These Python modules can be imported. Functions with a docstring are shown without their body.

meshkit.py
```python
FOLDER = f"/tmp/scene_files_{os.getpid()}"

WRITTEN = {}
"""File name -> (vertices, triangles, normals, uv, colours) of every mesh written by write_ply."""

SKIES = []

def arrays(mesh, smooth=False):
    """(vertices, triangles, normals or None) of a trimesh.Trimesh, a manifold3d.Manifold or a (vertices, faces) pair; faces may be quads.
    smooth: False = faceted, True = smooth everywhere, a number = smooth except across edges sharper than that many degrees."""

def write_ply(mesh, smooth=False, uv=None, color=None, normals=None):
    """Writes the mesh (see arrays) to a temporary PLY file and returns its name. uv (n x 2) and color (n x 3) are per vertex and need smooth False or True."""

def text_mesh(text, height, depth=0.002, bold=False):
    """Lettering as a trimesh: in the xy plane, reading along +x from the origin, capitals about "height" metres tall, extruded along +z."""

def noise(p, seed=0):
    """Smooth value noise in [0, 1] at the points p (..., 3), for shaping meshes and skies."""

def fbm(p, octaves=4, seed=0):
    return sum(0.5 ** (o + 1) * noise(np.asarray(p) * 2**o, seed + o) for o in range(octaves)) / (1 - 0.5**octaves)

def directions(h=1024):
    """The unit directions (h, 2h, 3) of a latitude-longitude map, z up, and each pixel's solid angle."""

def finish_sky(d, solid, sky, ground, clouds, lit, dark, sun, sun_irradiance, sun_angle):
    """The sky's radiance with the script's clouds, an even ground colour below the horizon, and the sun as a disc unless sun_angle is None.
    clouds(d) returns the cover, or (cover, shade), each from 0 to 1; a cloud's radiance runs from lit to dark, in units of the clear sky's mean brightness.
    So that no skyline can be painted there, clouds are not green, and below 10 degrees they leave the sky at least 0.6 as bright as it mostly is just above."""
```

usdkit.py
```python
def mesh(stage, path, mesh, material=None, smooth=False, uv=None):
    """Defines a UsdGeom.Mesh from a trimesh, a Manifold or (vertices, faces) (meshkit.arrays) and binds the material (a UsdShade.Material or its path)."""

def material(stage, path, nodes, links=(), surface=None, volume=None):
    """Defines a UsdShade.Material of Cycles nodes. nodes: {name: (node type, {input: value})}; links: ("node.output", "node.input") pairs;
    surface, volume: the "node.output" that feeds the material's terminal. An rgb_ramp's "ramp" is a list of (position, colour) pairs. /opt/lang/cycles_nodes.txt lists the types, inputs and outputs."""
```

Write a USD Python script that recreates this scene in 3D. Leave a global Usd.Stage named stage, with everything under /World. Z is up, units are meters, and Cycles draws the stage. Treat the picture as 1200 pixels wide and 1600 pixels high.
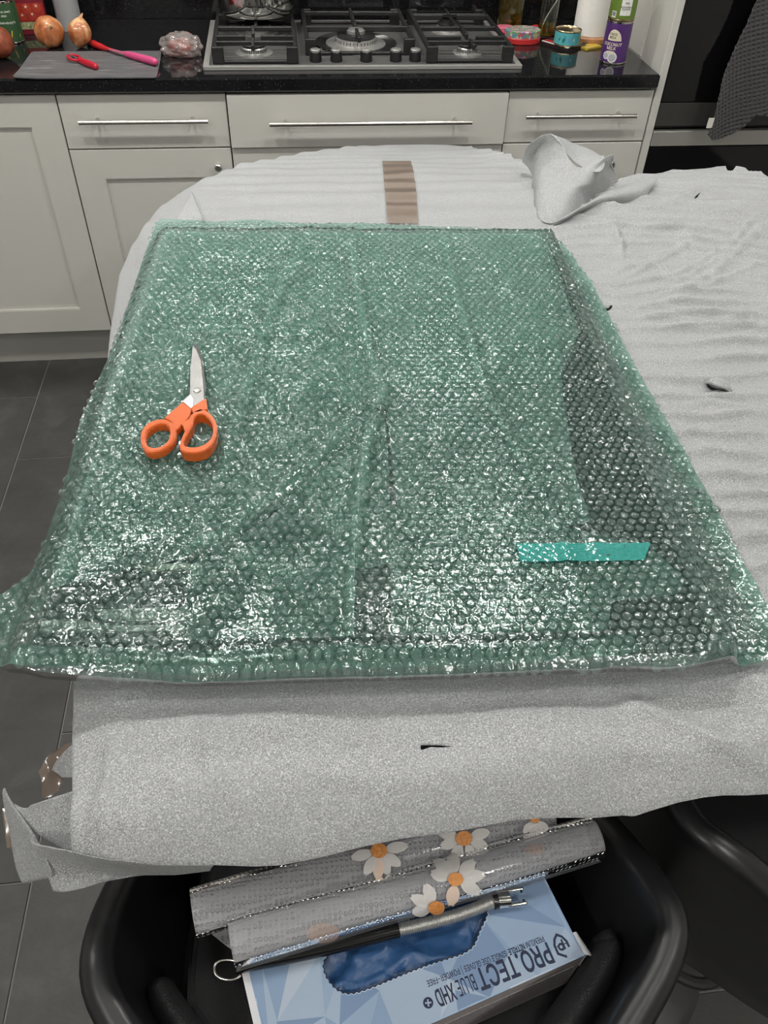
import math, random
import numpy as np, trimesh, manifold3d as m3, usdkit, shapely
import shapely.ops
from shapely.geometry import Polygon, LineString, Point, box as sbox
from scipy.spatial import Delaunay
from scipy.interpolate import make_interp_spline
from meshkit import text_mesh, noise, fbm
from pxr import Usd, UsdGeom, UsdLux, UsdShade, Gf, Sdf

rng = np.random.default_rng(7)
stage = Usd.Stage.CreateInMemory()
UsdGeom.SetStageUpAxis(stage, 'Z')
world = UsdGeom.Xform.Define(stage, '/World')
stage.SetDefaultPrim(world.GetPrim())
UsdGeom.Scope.Define(stage, '/World/Looks')
A = np.array

# ---------------------------------------------------------------- camera
FPX = 1241.92
PITCH, YAW, ROLL = 0.773593, 0.138342, 0.036279
EYE = A([0.64798, -2.40671, 1.58267])
_fw = A([math.sin(YAW)*math.cos(PITCH), math.cos(YAW)*math.cos(PITCH), -math.sin(PITCH)])
_r0 = A([math.cos(YAW), -math.sin(YAW), 0.0]); _u0 = np.cross(_r0, _fw)
RT = math.cos(ROLL)*_r0 + math.sin(ROLL)*_u0
UP = -math.sin(ROLL)*_r0 + math.cos(ROLL)*_u0
cam = UsdGeom.Camera.Define(stage, '/World/camera')
cam.CreateHorizontalApertureAttr(36.0)
cam.CreateVerticalApertureAttr(48.0)
cam.CreateFocalLengthAttr(36.0*FPX/1200)
cam.CreateClippingRangeAttr(Gf.Vec2f(0.02, 100))
cam.AddTransformOp().Set(Gf.Matrix4d(*RT, 0, *UP, 0, *(-_fw), 0, *EYE, 1))
EXPOSURE = 0.45
cam.CreateExposureAttr(EXPOSURE)

def ray(px, py): return _fw + RT*(px-600)/FPX + UP*(800-py)/FPX
def at(px, py, z=0.91):
    d = ray(px, py); return EYE + d*(z-EYE[2])/d[2]
def aty(px, py, y=0.0):
    d = ray(px, py); return EYE + d*(y-EYE[1])/d[1]

# the ceiling spots: (x, y, strength)
LAMP_R = 0.085
LAMPS = [(-0.75, -0.95, 115), (0.20, -0.95, 115), (1.15, -0.95, 115), (2.1, -0.95, 80),
         (-0.25, 0.12, 85), (0.50, 0.12, 70), (1.25, 0.12, 50),
         (-0.55, -2.3, 60), (0.30, -2.1, 35), (1.35, -2.1, 35), (2.2, -2.3, 60),
         (-0.3, -3.3, 130), (1.4, -3.3, 130)]
LAMP_AT = ['far left, in front of the cabinets', 'in front of the chopping mat', 'in front of the hob', 'in front of the ovens', 'over the left worktop', 'over the left side of the hob', 'over the right end of the hob', 'left of the table', 'over the near left of the table', 'over the near right of the table', 'right of the table', 'at the rear left of the room', 'at the rear right of the room']
dome = UsdLux.DomeLight.Define(stage, '/World/sky')
dome.CreateIntensityAttr(0.05)

# ---------------------------------------------------------------- materials
def M(name, nodes, links, surface): return usdkit.material(stage, '/World/Looks/'+name, nodes, links, surface=surface)
_mats = {}
def mat(name, col, rough=0.5, metal=0.0, spec=0.5, bump=0.0, bscale=200, var=0.0, vscale=8, **kw):
    if name in _mats: return _mats[name]
    n = {'p': ('principled_bsdf', dict(base_color=col, roughness=rough, metallic=metal, specular_ior_level=spec, **kw))}
    l = []
    if bump or var: n['g'] = ('geometry', {})
    if bump:
        n['bn'] = ('noise_texture', {'scale': bscale, 'detail': 3.0})
        n['b'] = ('bump', {'strength': bump, 'distance': 0.002})
        l += [('g.position', 'bn.vector'), ('bn.fac', 'b.height'), ('b.normal', 'p.normal')]
    if var:
        n['vn'] = ('noise_texture', {'scale': vscale, 'detail': 4.0})
        n['r'] = ('rgb_ramp', {'ramp': [(0.3, tuple(c*(1-var) for c in col)), (0.7, tuple(min(1, c*(1+var)) for c in col))]})
        l += [('g.position', 'vn.vector'), ('vn.fac', 'r.fac'), ('r.color', 'p.base_color')]
    _mats[name] = M(name, n, l, 'p.BSDF')
    return _mats[name]

cab_white = mat('cabinet_paint', (0.60, 0.59, 0.545), 0.38, bump=0.03, bscale=60)
carcass_m = mat('carcass_grey', (0.16, 0.155, 0.145), 0.6)
plinth_m = mat('plinth_paint', (0.40, 0.39, 0.36), 0.45)
steel = mat('brushed_steel', (0.62, 0.60, 0.56), 0.28, 1.0)
chrome = mat('polished_steel', (0.75, 0.74, 0.70), 0.08, 1.0)
hobsteel = mat('hob_steel', (0.40, 0.39, 0.37), 0.42, 0.45)
hobdark = mat('hob_pan_steel', (0.13, 0.13, 0.125), 0.38, 0.35)
iron = mat('cast_iron', (0.012, 0.012, 0.012), 0.45)
blackplastic = mat('black_plastic', (0.012, 0.012, 0.013), 0.3)
blackgloss = mat('black_glass', (0.004, 0.004, 0.005), 0.05)
wallpaint = mat('wall_paint', (0.62, 0.61, 0.58), 0.8)
ceilpaint = mat('ceiling_paint', (0.75, 0.74, 0.72), 0.85)
grout = mat('grout', (0.16, 0.16, 0.155), 0.8)
blacktable = mat('table_black', (0.012, 0.012, 0.012), 0.5)
stoolshell = mat('stool_shell', (0.010, 0.010, 0.011), 0.36)
stoolin = mat('stool_inner', (0.006, 0.006, 0.007), 0.55, bump=0.25, bscale=900)
leather = mat('black_leather', (0.018, 0.018, 0.019), 0.42, bump=0.5, bscale=700)

mat('stool_base', (0.02, 0.02, 0.02), 0.35)

def granite():
    n = {'g': ('geometry', {}), 'v': ('voronoi_texture', {'scale': 420.0}), 'r': ('rgb_ramp', {'ramp': [(0.0, (0.006, 0.006, 0.007)), (0.965, (0.010, 0.010, 0.011)), (0.99, (0.035, 0.035, 0.035)), (1.0, (0.06, 0.06, 0.058))]}),
         's': ('separate_color', {}), 'p': ('principled_bsdf', {'roughness': 0.07, 'specular_ior_level': 0.5})}
    return M('black_granite', n, [('g.position', 'v.vector'), ('v.color', 's.color'), ('s.r', 'r.fac'), ('r.color', 'p.base_color')], 'p.BSDF')
granite_m = granite()

def tile_mat():
    n = {'g': ('geometry', {}), 'o': ('object_info', {}), 'n': ('noise_texture', {'scale': 9.0, 'detail': 6.0, 'roughness': 0.65, 'distortion': 0.6}),
         'n2': ('noise_texture', {'scale': 90.0, 'detail': 4.0}),
         'r': ('rgb_ramp', {'ramp': [(0.25, (0.036, 0.036, 0.034)), (0.55, (0.055, 0.055, 0.052)), (0.8, (0.085, 0.084, 0.080))]}),
         'mr': ('map_range', {'to_min': 0.85, 'to_max': 1.15}), 'mx': ('vector_math', {'math_type': 'scale'}),
         'b': ('bump', {'strength': 0.35, 'distance': 0.002}), 'p': ('principled_bsdf', {'roughness': 0.5, 'specular_ior_level': 0.4})}
    return M('slate_tile', n, [('g.position', 'n.vector'), ('g.position', 'n2.vector'), ('n.fac', 'r.fac'), ('o.random', 'mr.value'), ('r.color', 'mx.vector1'), ('mr.result', 'mx.scale'),
                               ('mx.vector', 'p.base_color'), ('n2.fac', 'b.height'), ('b.normal', 'p.normal')], 'p.BSDF')
slate = tile_mat()

def foam_mat(name, col=(0.395, 0.406, 0.41), clear=0.16):
    n = {'g': ('geometry', {}), 'n': ('noise_texture', {'scale': 820.0, 'detail': 2.0, 'roughness': 0.7, 'distortion': 1.2}), 'n3': ('noise_texture', {'scale': 45.0, 'detail': 4.0}),
         'r': ('rgb_ramp', {'ramp': [(0.34, tuple(c*0.55 for c in col)), (0.50, col), (0.64, (0.80, 0.81, 0.81))]}),
         'ad': ('math', {'math_type': 'multiply_add', 'value2': 0.6}),
         'b': ('bump', {'strength': 0.45, 'distance': 0.0012}),
         'd': ('principled_bsdf', {'roughness': 0.42, 'specular_ior_level': 0.35}), 't': ('translucent_bsdf', {'color': (0.8, 0.8, 0.8)}),
         'm': ('mix_closure', {'fac': 0.22}), 'c': ('transparent_bsdf', {'color': (1, 1, 1)}), 'm2': ('mix_closure', {'fac': clear})}
    return M(name, n, [('g.position', 'n.vector'), ('g.position', 'n3.vector'), ('n.fac', 'r.fac'), ('r.color', 'd.base_color'), ('n3.fac', 'ad.value1'), ('n.fac', 'ad.value3'), ('ad.value', 'b.height'), ('b.normal', 'd.normal'),
                       ('d.BSDF', 'm.closure1'), ('t.BSDF', 'm.closure2'), ('m.closure', 'm2.closure1'), ('c.BSDF', 'm2.closure2')], 'm2.closure')
foam = foam_mat('packing_foam')

def film_mat(name, tint, body, opac, rough=0.09, ior=1.75, bump=0.0, bscale=95.0, glossy=(1, 1, 1)):
    """Thin polythene: see-through with a tint, a little milky, glossy by fresnel."""
    n = {'t': ('transparent_bsdf', {'color': tint}), 'd': ('diffuse_bsdf', {'color': body}), 'tl': ('translucent_bsdf', {'color': body}), 'dm': ('mix_closure', {'fac': 0.3}),
         'm': ('mix_closure', {'fac': opac}), 'f': ('fresnel', {'IOR': ior}), 'gl': ('glossy_bsdf', {'color': glossy, 'roughness': rough}), 'm2': ('mix_closure', {})}
    l = [('d.BSDF', 'dm.closure1'), ('tl.BSDF', 'dm.closure2'), ('t.BSDF', 'm.closure1'), ('dm.closure', 'm.closure2'), ('m.closure', 'm2.closure1'), ('gl.BSDF', 'm2.closure2'), ('f.fac', 'm2.fac')]
    if bump:
        n |= {'g': ('geometry', {}), 'nn': ('noise_texture', {'scale': bscale, 'detail': 1.5}), 'b': ('bump', {'strength': bump, 'distance': 0.0015})}
        l += [('g.position', 'nn.vector'), ('nn.fac', 'b.height'), ('b.normal', 'gl.normal'), ('b.normal', 'f.normal')]
    return M(name, n, l, 'm2.closure')
wrap_bubble = film_mat('wrap_bubble', (0.93, 0.98, 0.96), (0.42, 0.76, 0.66), 0.08, 0.12, 1.85, bump=0.30, bscale=420)
wrap_film = film_mat('wrap_film', (0.84, 0.95, 0.91), (0.38, 0.70, 0.60), 0.09, 0.15, 1.6, bump=0.5, bscale=160)
wrap_inner = film_mat('wrap_inner_layer', (0.82, 0.95, 0.91), (0.50, 0.78, 0.69), 0.48, 0.16, 1.8, bump=0.9, bscale=170)
wrap_edge = film_mat('wrap_edge', (0.80, 0.94, 0.89), (0.40, 0.72, 0.61), 0.34, 0.15, 1.6, bump=0.4)
tape_teal = film_mat('teal_tape', (0.45, 0.85, 0.80), (0.07, 0.48, 0.42), 0.62, 0.12, 1.6)
tape_brown = film_mat('brown_tape', (0.78, 0.70, 0.62), (0.31, 0.245, 0.20), 0.72, 0.14, 1.5)
clear_film = film_mat('clear_film', (0.97, 0.97, 0.97), (0.7, 0.7, 0.7), 0.12, 0.08, 1.6, bump=0.5, bscale=60)

# ---------------------------------------------------------------- scene helpers
_count, ORG = {}, {}
def numbered(path):
    if path not in _count: _count[path] = 0; return path
    _count[path] += 1; return f'{path}_{_count[path]:03d}'
def tag(p, label=None, cat=None, group=None, kind=None):
    p = p.GetPrim() if hasattr(p, 'GetPrim') else p
    for k, v in (('label', label), ('category', cat), ('group', group), ('kind', kind)):
        if v: p.SetCustomDataByKey(k, v)
    return p
def thing(name, label=None, cat=None, loc=(0, 0, 0), rotz=0, group=None, kind=None):
    path = numbered('/World/'+name)
    x = UsdGeom.Xform.Define(stage, path); x.AddTranslateOp().Set(Gf.Vec3d(*map(float, loc)))
    if rotz: x.AddRotateZOp().Set(float(rotz))
    ORG[path] = A(loc, float)
    return tag(x, label, cat, group, kind)
def verts(m):
    if isinstance(m, m3.Manifold):
        q = m.to_mesh(); return trimesh.Trimesh(q.vert_properties[:, :3], q.tri_verts, process=False)
    return m
def part(name, m, material, parent, smooth=32, label=None, kind=None, local=False):
    """One mesh under a thing or part; vertices are given in world coordinates unless local."""
    m = verts(m)
    pp = str(parent.GetPath()); path = numbered(pp+'/'+name)
    top = '/'.join(pp.split('/')[:3]); org = ORG[top]
    if not local: m = m.copy(); m.apply_translation(-org)
    g = usdkit.mesh(stage, path, m, material, smooth=smooth)
    return tag(g, label, None, None, kind)
def obj(name, m, material, label=None, cat=None, group=None, kind=None, smooth=32):
    g = usdkit.mesh(stage, numbered('/World/'+name), verts(m), material, smooth=smooth)
    return tag(g, label, cat, group, kind)
def cat(*ms): return trimesh.util.concatenate([verts(m) for m in ms])

def bx(x0, x1, y0, y1, z0, z1, b=0.0):
    if b <= 0: 
        m = trimesh.creation.box((x1-x0, y1-y0, z1-z0)); m.apply_translation(((x0+x1)/2, (y0+y1)/2, (z0+z1)/2)); return m
    pts = []
    for x, sx in ((x0, 1), (x1, -1)):
        for y, sy in ((y0, 1), (y1, -1)):
            for z, sz in ((z0, 1), (z1, -1)):
                pts += [(x+sx*b, y+sy*b, z), (x+sx*b, y, z+sz*b), (x, y+sy*b, z+sz*b)]
    return trimesh.Trimesh(pts, process=False).convex_hull if False else trimesh.convex.convex_hull(A(pts))
def lathe(prof, c=(0, 0, 0), seg=32):
    m = trimesh.creation.revolve(A(prof, float), sections=seg); m.apply_translation(c); return m
def tube(p, r, seg=8, caps=True, closed=False):
    p = A(p, float); n = len(p); r = np.broadcast_to(r, (n,))
    t = np.roll(p, -1, 0)-np.roll(p, 1, 0) if closed else np.gradient(p, axis=0)
    t /= np.linalg.norm(t, axis=1, keepdims=True)+1e-12
    a = np.cross(t[0], [0, 0, 1.0] if abs(t[0, 2]) < 0.9 else [1.0, 0, 0]); a /= np.linalg.norm(a); fr = []
    for k in range(n):
        a = a - t[k]*(a@t[k]); a /= np.linalg.norm(a); fr.append(a)
    a = A(fr); b = np.cross(t, a); ang = np.arange(seg)*2*np.pi/seg
    v = (p[:, None] + r[:, None, None]*(np.cos(ang)[None, :, None]*a[:, None]+np.sin(ang)[None, :, None]*b[:, None])).reshape(-1, 3)
    f = []
    for i in range(n if closed else n-1):
        for j in range(seg):
            q = [i*seg+j, i*seg+(j+1) % seg, ((i+1) % n)*seg+(j+1) % seg, ((i+1) % n)*seg+j]; f += [q[:3], [q[0], q[2], q[3]]]
    if caps and not closed:
        v = np.vstack([v, p[0], p[-1]]); L = len(v)
        for j in range(seg): f += [[L-2, (j+1) % seg, j], [L-1, (n-1)*seg+j, (n-1)*seg+(j+1) % seg]]
    m = trimesh.Trimesh(v, f, process=False); m.fix_normals(); return m
def curve(pts, n=24, k=3, closed=False):
    pts = A(pts, float)
    if closed: pts = np.vstack([pts, pts[:1]])
    d = np.r_[0, np.cumsum(np.linalg.norm(np.diff(pts, axis=0), axis=1))]; d /= d[-1]
    s = make_interp_spline(d, pts, k=min(k, len(pts)-1), bc_type='periodic' if closed else None)
    return s(np.linspace(0, 1, n, endpoint=not closed))
def extrude(poly, h, z0=0.0):
    ps = getattr(poly, 'geoms', [poly]); ms = []
    for g in ps:
        m = trimesh.creation.extrude_polygon(g, h, engine='earcut'); m.apply_translation((0, 0, z0)); ms.append(m)
    return trimesh.util.concatenate(ms)
def hullballs(balls, seg=16):
    return m3.Manifold.batch_hull([m3.Manifold.sphere(r, seg).translate(tuple(map(float, c))) for c, r in balls])
def sheet(poly, sp, zfun, holes=(), hole_sp=0.0012, thick=0.0):
    """A thin sheet over a plan polygon: Delaunay of an inner grid and the outline."""
    poly = Polygon(poly) if not isinstance(poly, Polygon) else poly
    full = poly
    for h in holes: full = full.difference(Polygon(h))
    x0, y0, x1, y1 = poly.bounds
    gx, gy = np.meshgrid(np.arange(x0, x1, sp), np.arange(y0, y1, sp*0.866)); gx = gx + (np.arange(gx.shape[0]) % 2)[:, None]*sp/2
    g = np.c_[gx.ravel(), gy.ravel()]
    g = g[shapely.contains_xy(full.buffer(-sp*0.45), g[:, 0], g[:, 1])]
    P = [g]
    for ring, s in [(full.exterior, sp*0.8)]+[(i, hole_sp) for i in full.interiors]:
        k = max(8, int(ring.length/s)); P.append(A([ring.interpolate(t, normalized=True).coords[0] for t in np.arange(k)/k]))
    for i in full.interiors:   # finer points round a tear
        for d in (0.002, 0.004):
            rr = Polygon(i).buffer(d).exterior; k = int(rr.length/0.003); P.append(A([rr.interpolate(t, normalized=True).coords[0] for t in np.arange(k)/k]))
    P = np.vstack(P); t = Delaunay(P).simplices
    c = P[t].mean(1); t = t[shapely.contains_xy(full, c[:, 0], c[:, 1])]
    a = P[t]; area = (a[:, 1, 0]-a[:, 0, 0])*(a[:, 2, 1]-a[:, 0, 1])-(a[:, 1, 1]-a[:, 0, 1])*(a[:, 2, 0]-a[:, 0, 0])
    t = np.where((area < 0)[:, None], t[:, ::-1], t); t = t[np.abs(area) > 1e-12]
    m = trimesh.Trimesh(np.c_[P, zfun(P[:, 0], P[:, 1])], t, process=False)
    return solid(m, thick) if thick else m
def solid(m, t):
    n = A(m.vertex_normals); v = A(m.vertices); L = len(v); f = A(m.faces)
    e = np.sort(m.edges, axis=1); u, idx, cnt = np.unique(e, axis=0, return_index=True, return_counts=True)
    be = A(m.edges)[idx[cnt == 1]]
    w = np.vstack([np.c_[be[:, 1], be[:, 0], be[:, 0]+L], np.c_[be[:, 1], be[:, 0]+L, be[:, 1]+L]])
    return trimesh.Trimesh(np.vstack([v, v-n*t]), np.vstack([f, f[:, ::-1]+L, w]), process=False)
def patch(rows, nu=24, nv=40, amp=0.0, freq=30, seed=3, thick=0.0):
    rows = [curve(r, nv) for r in rows]; R = A(rows); s = np.linspace(0, 1, len(R))
    V = make_interp_spline(s, R, k=min(2, len(R)-1))(np.linspace(0, 1, nu)).reshape(-1, 3)
    if amp: V = V + amp*(A([fbm(V*freq+k*7.3, 3, seed+k) for k in range(3)]).T-0.5)
    i, j = np.meshgrid(np.arange(nu-1), np.arange(nv-1), indexing='ij'); q = (i*nv+j).ravel()
    f = np.vstack([np.c_[q, q+1, q+nv+1], np.c_[q, q+nv+1, q+nv]])
    m = trimesh.Trimesh(V, f, process=False)
    return solid(m, thick) if thick else m
def sstep(a, b, x): t = np.clip((x-a)/(b-a), 0, 1); return t*t*(3-2*t)

# ---------------------------------------------------------------- the room
ROOM = (-2.0, 3.0, -4.2, 0.62, 2.42)
fl = thing('floor', kind='structure')
part('grout_bed', bx(ROOM[0], ROOM[1], ROOM[2], ROOM[3], -0.06, -0.0025), grout, fl, False)
TW, TL, TX, TY = 0.29, 0.6335, -0.203, -0.48
for k in range(-7, 12):
    xa, xb = max(ROOM[0], TX+k*TW), min(ROOM[1], TX+(k+1)*TW)
    if xb-xa < 0.02: continue
    off = TY + (TL/2 if k % 2 else 0)
    for j in range(-7, 4):
        ya, yb = max(ROOM[2], off+j*TL), min(ROOM[3], off+(j+1)*TL)
        if yb-ya < 0.02: continue
        part('floor_tile', bx(xa+0.002, xb-0.002, ya+0.002, yb-0.002, -0.008, 0.0, 0.001), slate, fl, False)
def wall(name, m, mt): return obj(name, m, mt, kind='structure', smooth=False)
wall('wall_back', bx(ROOM[0]-0.1, ROOM[1]+0.1, ROOM[3], ROOM[3]+0.1, -0.06, ROOM[4]), wallpaint)
wall('wall_left', bx(ROOM[0]-0.1, ROOM[0], ROOM[2], ROOM[3], -0.06, ROOM[4]), wallpaint)
wall('wall_right', bx(ROOM[1], ROOM[1]+0.1, ROOM[2], ROOM[3], -0.06, ROOM[4]), wallpaint)
wall('wall_front', bx(ROOM[0]-0.1, ROOM[1]+0.1, ROOM[2]-0.1, ROOM[2], -0.06, ROOM[4]), wallpaint)
wall('ceiling', bx(ROOM[0]-0.1, ROOM[1]+0.1, ROOM[2]-0.1, ROOM[3]+0.1, ROOM[4], ROOM[4]+0.1), ceilpaint)

for i, (x, y, s) in enumerate(LAMPS):
    L = thing('ceiling_light', 'small round white recessed spotlight in the ceiling, ' + LAMP_AT[i], 'light', (x, y, ROOM[4]-0.012), group='recessed ceiling spotlights')
    part('trim_ring', lathe([(LAMP_R, 0.0), (LAMP_R+0.018, 0.0), (LAMP_R+0.02, 0.006), (LAMP_R+0.018, 0.012), (LAMP_R, 0.012), (LAMP_R, 0.0)], (x, y, ROOM[4]-0.0125), 32), mat('lamp_trim', (0.8, 0.8, 0.8), 0.4), L)
    em = M(f'lamp_glow_{i}', {'e': ('emission', {'color': (1.0, 0.98, 0.945), 'strength': float(s)})}, [], 'e.emission')
    part('lamp', lathe([(0, 0.0), (LAMP_R, 0.0), (LAMP_R, 0.004), (0, 0.004)], (x, y, ROOM[4]-0.010), 24), em, L)

# ---------------------------------------------------------------- kitchen run
G1, G2, G3, G4 = 0.045, 0.5, 1.3, 1.735
DT, DZ, PZ = 0.866, 0.721, 0.137
splash = obj('splashback', bx(ROOM[0], 1.732, 0.598, 0.618, 0.911, 1.55, 0.001), granite_m, 'glossy black granite splashback behind the hob', 'splashback', smooth=False)
wt = thing('worktop', 'polished black granite worktop running under the hob', 'worktop', (0, 0.3, 0.87))
part('slab', bx(ROOM[0]+0.002, 1.733, -0.02, 0.6, 0.872, 0.91, 0.005), granite_m, wt, False)
obj('plinth', bx(ROOM[0]+0.002, 1.734, 0.05, 0.068, 0.0, PZ-0.006), plinth_m, 'off-white plinth board under the left base cabinets', 'plinth', smooth=False)

def shaker(x0, x1, z0, z1, y0=0.0, fr=0.084):
    """A shaker door: frame with chamfered inner edge, and a recessed panel (two meshes)."""
    g = 0.0018; x0 += g; x1 -= g; z0 += g; z1 -= g
    outer = sbox(x0, z0, x1, z1); inner = sbox(x0+fr, z0+fr, x1-fr, z1-fr)
    f = extrude(outer.buffer(-0.0015).difference(inner.buffer(0.003)), 0.0015)          # front lip
    f2 = extrude(outer.difference(inner), 0.0185); f2.apply_translation((0, 0, 0.0015))
    m = cat(f, f2); v = A(m.vertices); m.vertices = np.c_[v[:, 0], y0+v[:, 2], v[:, 1]]; m.fix_normals()
    m.invert() if m.volume < 0 else None
    pnl = bx(x0+fr-0.004, x1-fr+0.004, y0+0.009, y0+0.016, z0+fr-0.004, z1-fr+0.004)
    return m, pnl
def slab(x0, x1, z0, z1, y0=0.0):
    g = 0.0018; return bx(x0+g, x1-g, y0, y0+0.019, z0+g, z1-g, 0.0016)
def bar_handle(x0, x1, z, y0, parent):
    h = part('handle', tube([(x0, y0-0.035, z), (x1, y0-0.035, z)], 0.006, 14), steel, parent, label='brushed steel bar handle')
    for x in (x0+0.045, x1-0.045): part('post', tube([(x, y0+0.001, z), (x, y0-0.033, z)], 0.004, 10), steel, h)
def knob(x, z, y0, parent):
    m = lathe([(0, 0.0), (0.005, 0.0), (0.005, 0.012), (0.011, 0.018), (0.011, 0.024), (0.008, 0.027), (0, 0.027)], seg=20)
    m.apply_transform(trimesh.transformations.rotation_matrix(math.pi/2, (1, 0, 0))); m.apply_translation((x, y0, z))
    part('knob', m, steel, parent, label='small steel knob')
def cabinet(x0, x1, label):
    c = thing('base_cabinet', label, 'cabinet', ((x0+x1)/2, 0.3, 0))
    part('carcass', bx(x0+0.001, x1-0.001, 0.0205, 0.58, PZ, 0.8705), carcass_m, c, False)
    return c
def door(c, x0, x1, z0, z1, kx=None, kz=None):
    f, pn = shaker(x0, x1, z0, z1); d = part('door', f, cab_white, c, False); part('door_panel', pn, cab_white, d, False)
    if kx: knob(kx, kz, 0.0, d)
c = cabinet(G1-0.6, G1, 'off-white base cabinet with a full-height shaker door, leftmost'); door(c, G1-0.6, G1, PZ, DT)
c = cabinet(G1, G2, 'off-white base cabinet with one drawer over a shaker door, left of the hob drawers')
d = part('drawer', slab(G1, G2, DZ, DT), cab_white, c, False); bar_handle(0.098, 0.446, 0.804, 0.0, d)
door(c, G1, G2, PZ, DZ, 0.458, 0.672)
c = cabinet(G2, G3, 'wide off-white drawer cabinet under the gas hob')
d = part('drawer', slab(G2, G3, DZ, DT, -0.012), cab_white, c, False); bar_handle(0.615, 1.19, 0.797, -0.012, d)
d = part('drawer', slab(G2, G3, 0.432, DZ), cab_white, c, False); bar_handle(0.615, 1.19, 0.64, 0.0, d)
d = part('drawer', slab(G2, G3, PZ, 0.432), cab_white, c, False); bar_handle(0.615, 1.19, 0.35, 0.0, d)
c = cabinet(G3, G4, 'off-white base cabinet with a narrow drawer, beside the tall oven panel')
d = part('drawer', slab(G3, G4, DZ, DT), cab_white, c, False); bar_handle(1.35, 1.682, 0.805, 0.0, d)
f_, pn = shaker(G3, G4, PZ, DZ, fr=0.084); d = part('door', bx(G3+0.0018, G4-0.0018, 0, 0.019, PZ, DZ-0.002, 0.0015), cab_white, c, False); knob(1.644, 0.66, 0.0, d)

# tall oven housing and its ovens
tall = thing('oven_housing', 'tall off-white housing panel at the right end of the worktop', 'cabinet', (2.05, 0.3, 0))
part('end_panel', bx(1.7365, 1.7585, -0.004, 0.60, 0.0, 2.2, 0.0015), cab_white, tall, False)
part('filler_strip', bx(1.7335, 1.7365, 0.16, 0.60, 0.911, 2.2), cab_white, tall, False)
part('end_panel', bx(2.362, 2.384, -0.004, 0.60, 0.0, 2.2, 0.0015), cab_white, tall, False)
part('back_panel', bx(1.7585, 2.362, 0.56, 0.60, 0.0, 2.2), carcass_m, tall, False)
part('base_panel', bx(1.7585, 2.362, 0.02, 0.56, 0.0, 0.12), plinth_m, tall, False)
part('top_panel', bx(1.7585, 2.362, 0.0, 0.56, 1.42, 2.2, 0.0015), cab_white, tall, False)
ov = thing('oven', 'black glass built-in oven with the grey towel over its handle', 'oven', (2.06, 0.25, 0.75))
part('door_glass', bx(1.761, 2.36, -0.002, 0.02, 0.831, 1.40, 0.002), blackgloss, ov, False)
part('lower_band', bx(1.761, 2.36, 0.0, 0.02, 0.764, 0.829, 0.001), mat('oven_band', (0.045, 0.043, 0.04), 0.4), ov, False, label='dark grey metal band')
part('casing', bx(1.763, 2.358, 0.021, 0.55, 0.752, 1.415), blackplastic, ov, False)
h = part('handle', tube([(1.80, -0.05, 1.315), (2.32, -0.05, 1.315)], 0.009, 14), steel, ov, label='steel bar handle')
for x in (1.84, 2.28): part('post', tube([(x, -0.002, 1.315), (x, -0.045, 1.315)], 0.006, 10), steel, h)
ov2 = thing('warming_oven', 'lower black glass oven with a pale metal top strip, under the towel', 'oven', (2.06, 0.25, 0.13))
part('control_strip', bx(1.761, 2.36, -0.004, 0.02, 0.706, 0.750, 0.002), mat('oven_strip', (0.46, 0.45, 0.42), 0.35, 0.6), ov2, False, label='pale metal strip')
part('door_glass', bx(1.761, 2.36, -0.002, 0.02, 0.14, 0.704, 0.002), blackgloss, ov2, False)
part('casing', bx(1.763, 2.358, 0.021, 0.55, 0.13, 0.748), blackplastic, ov2, False)

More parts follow.
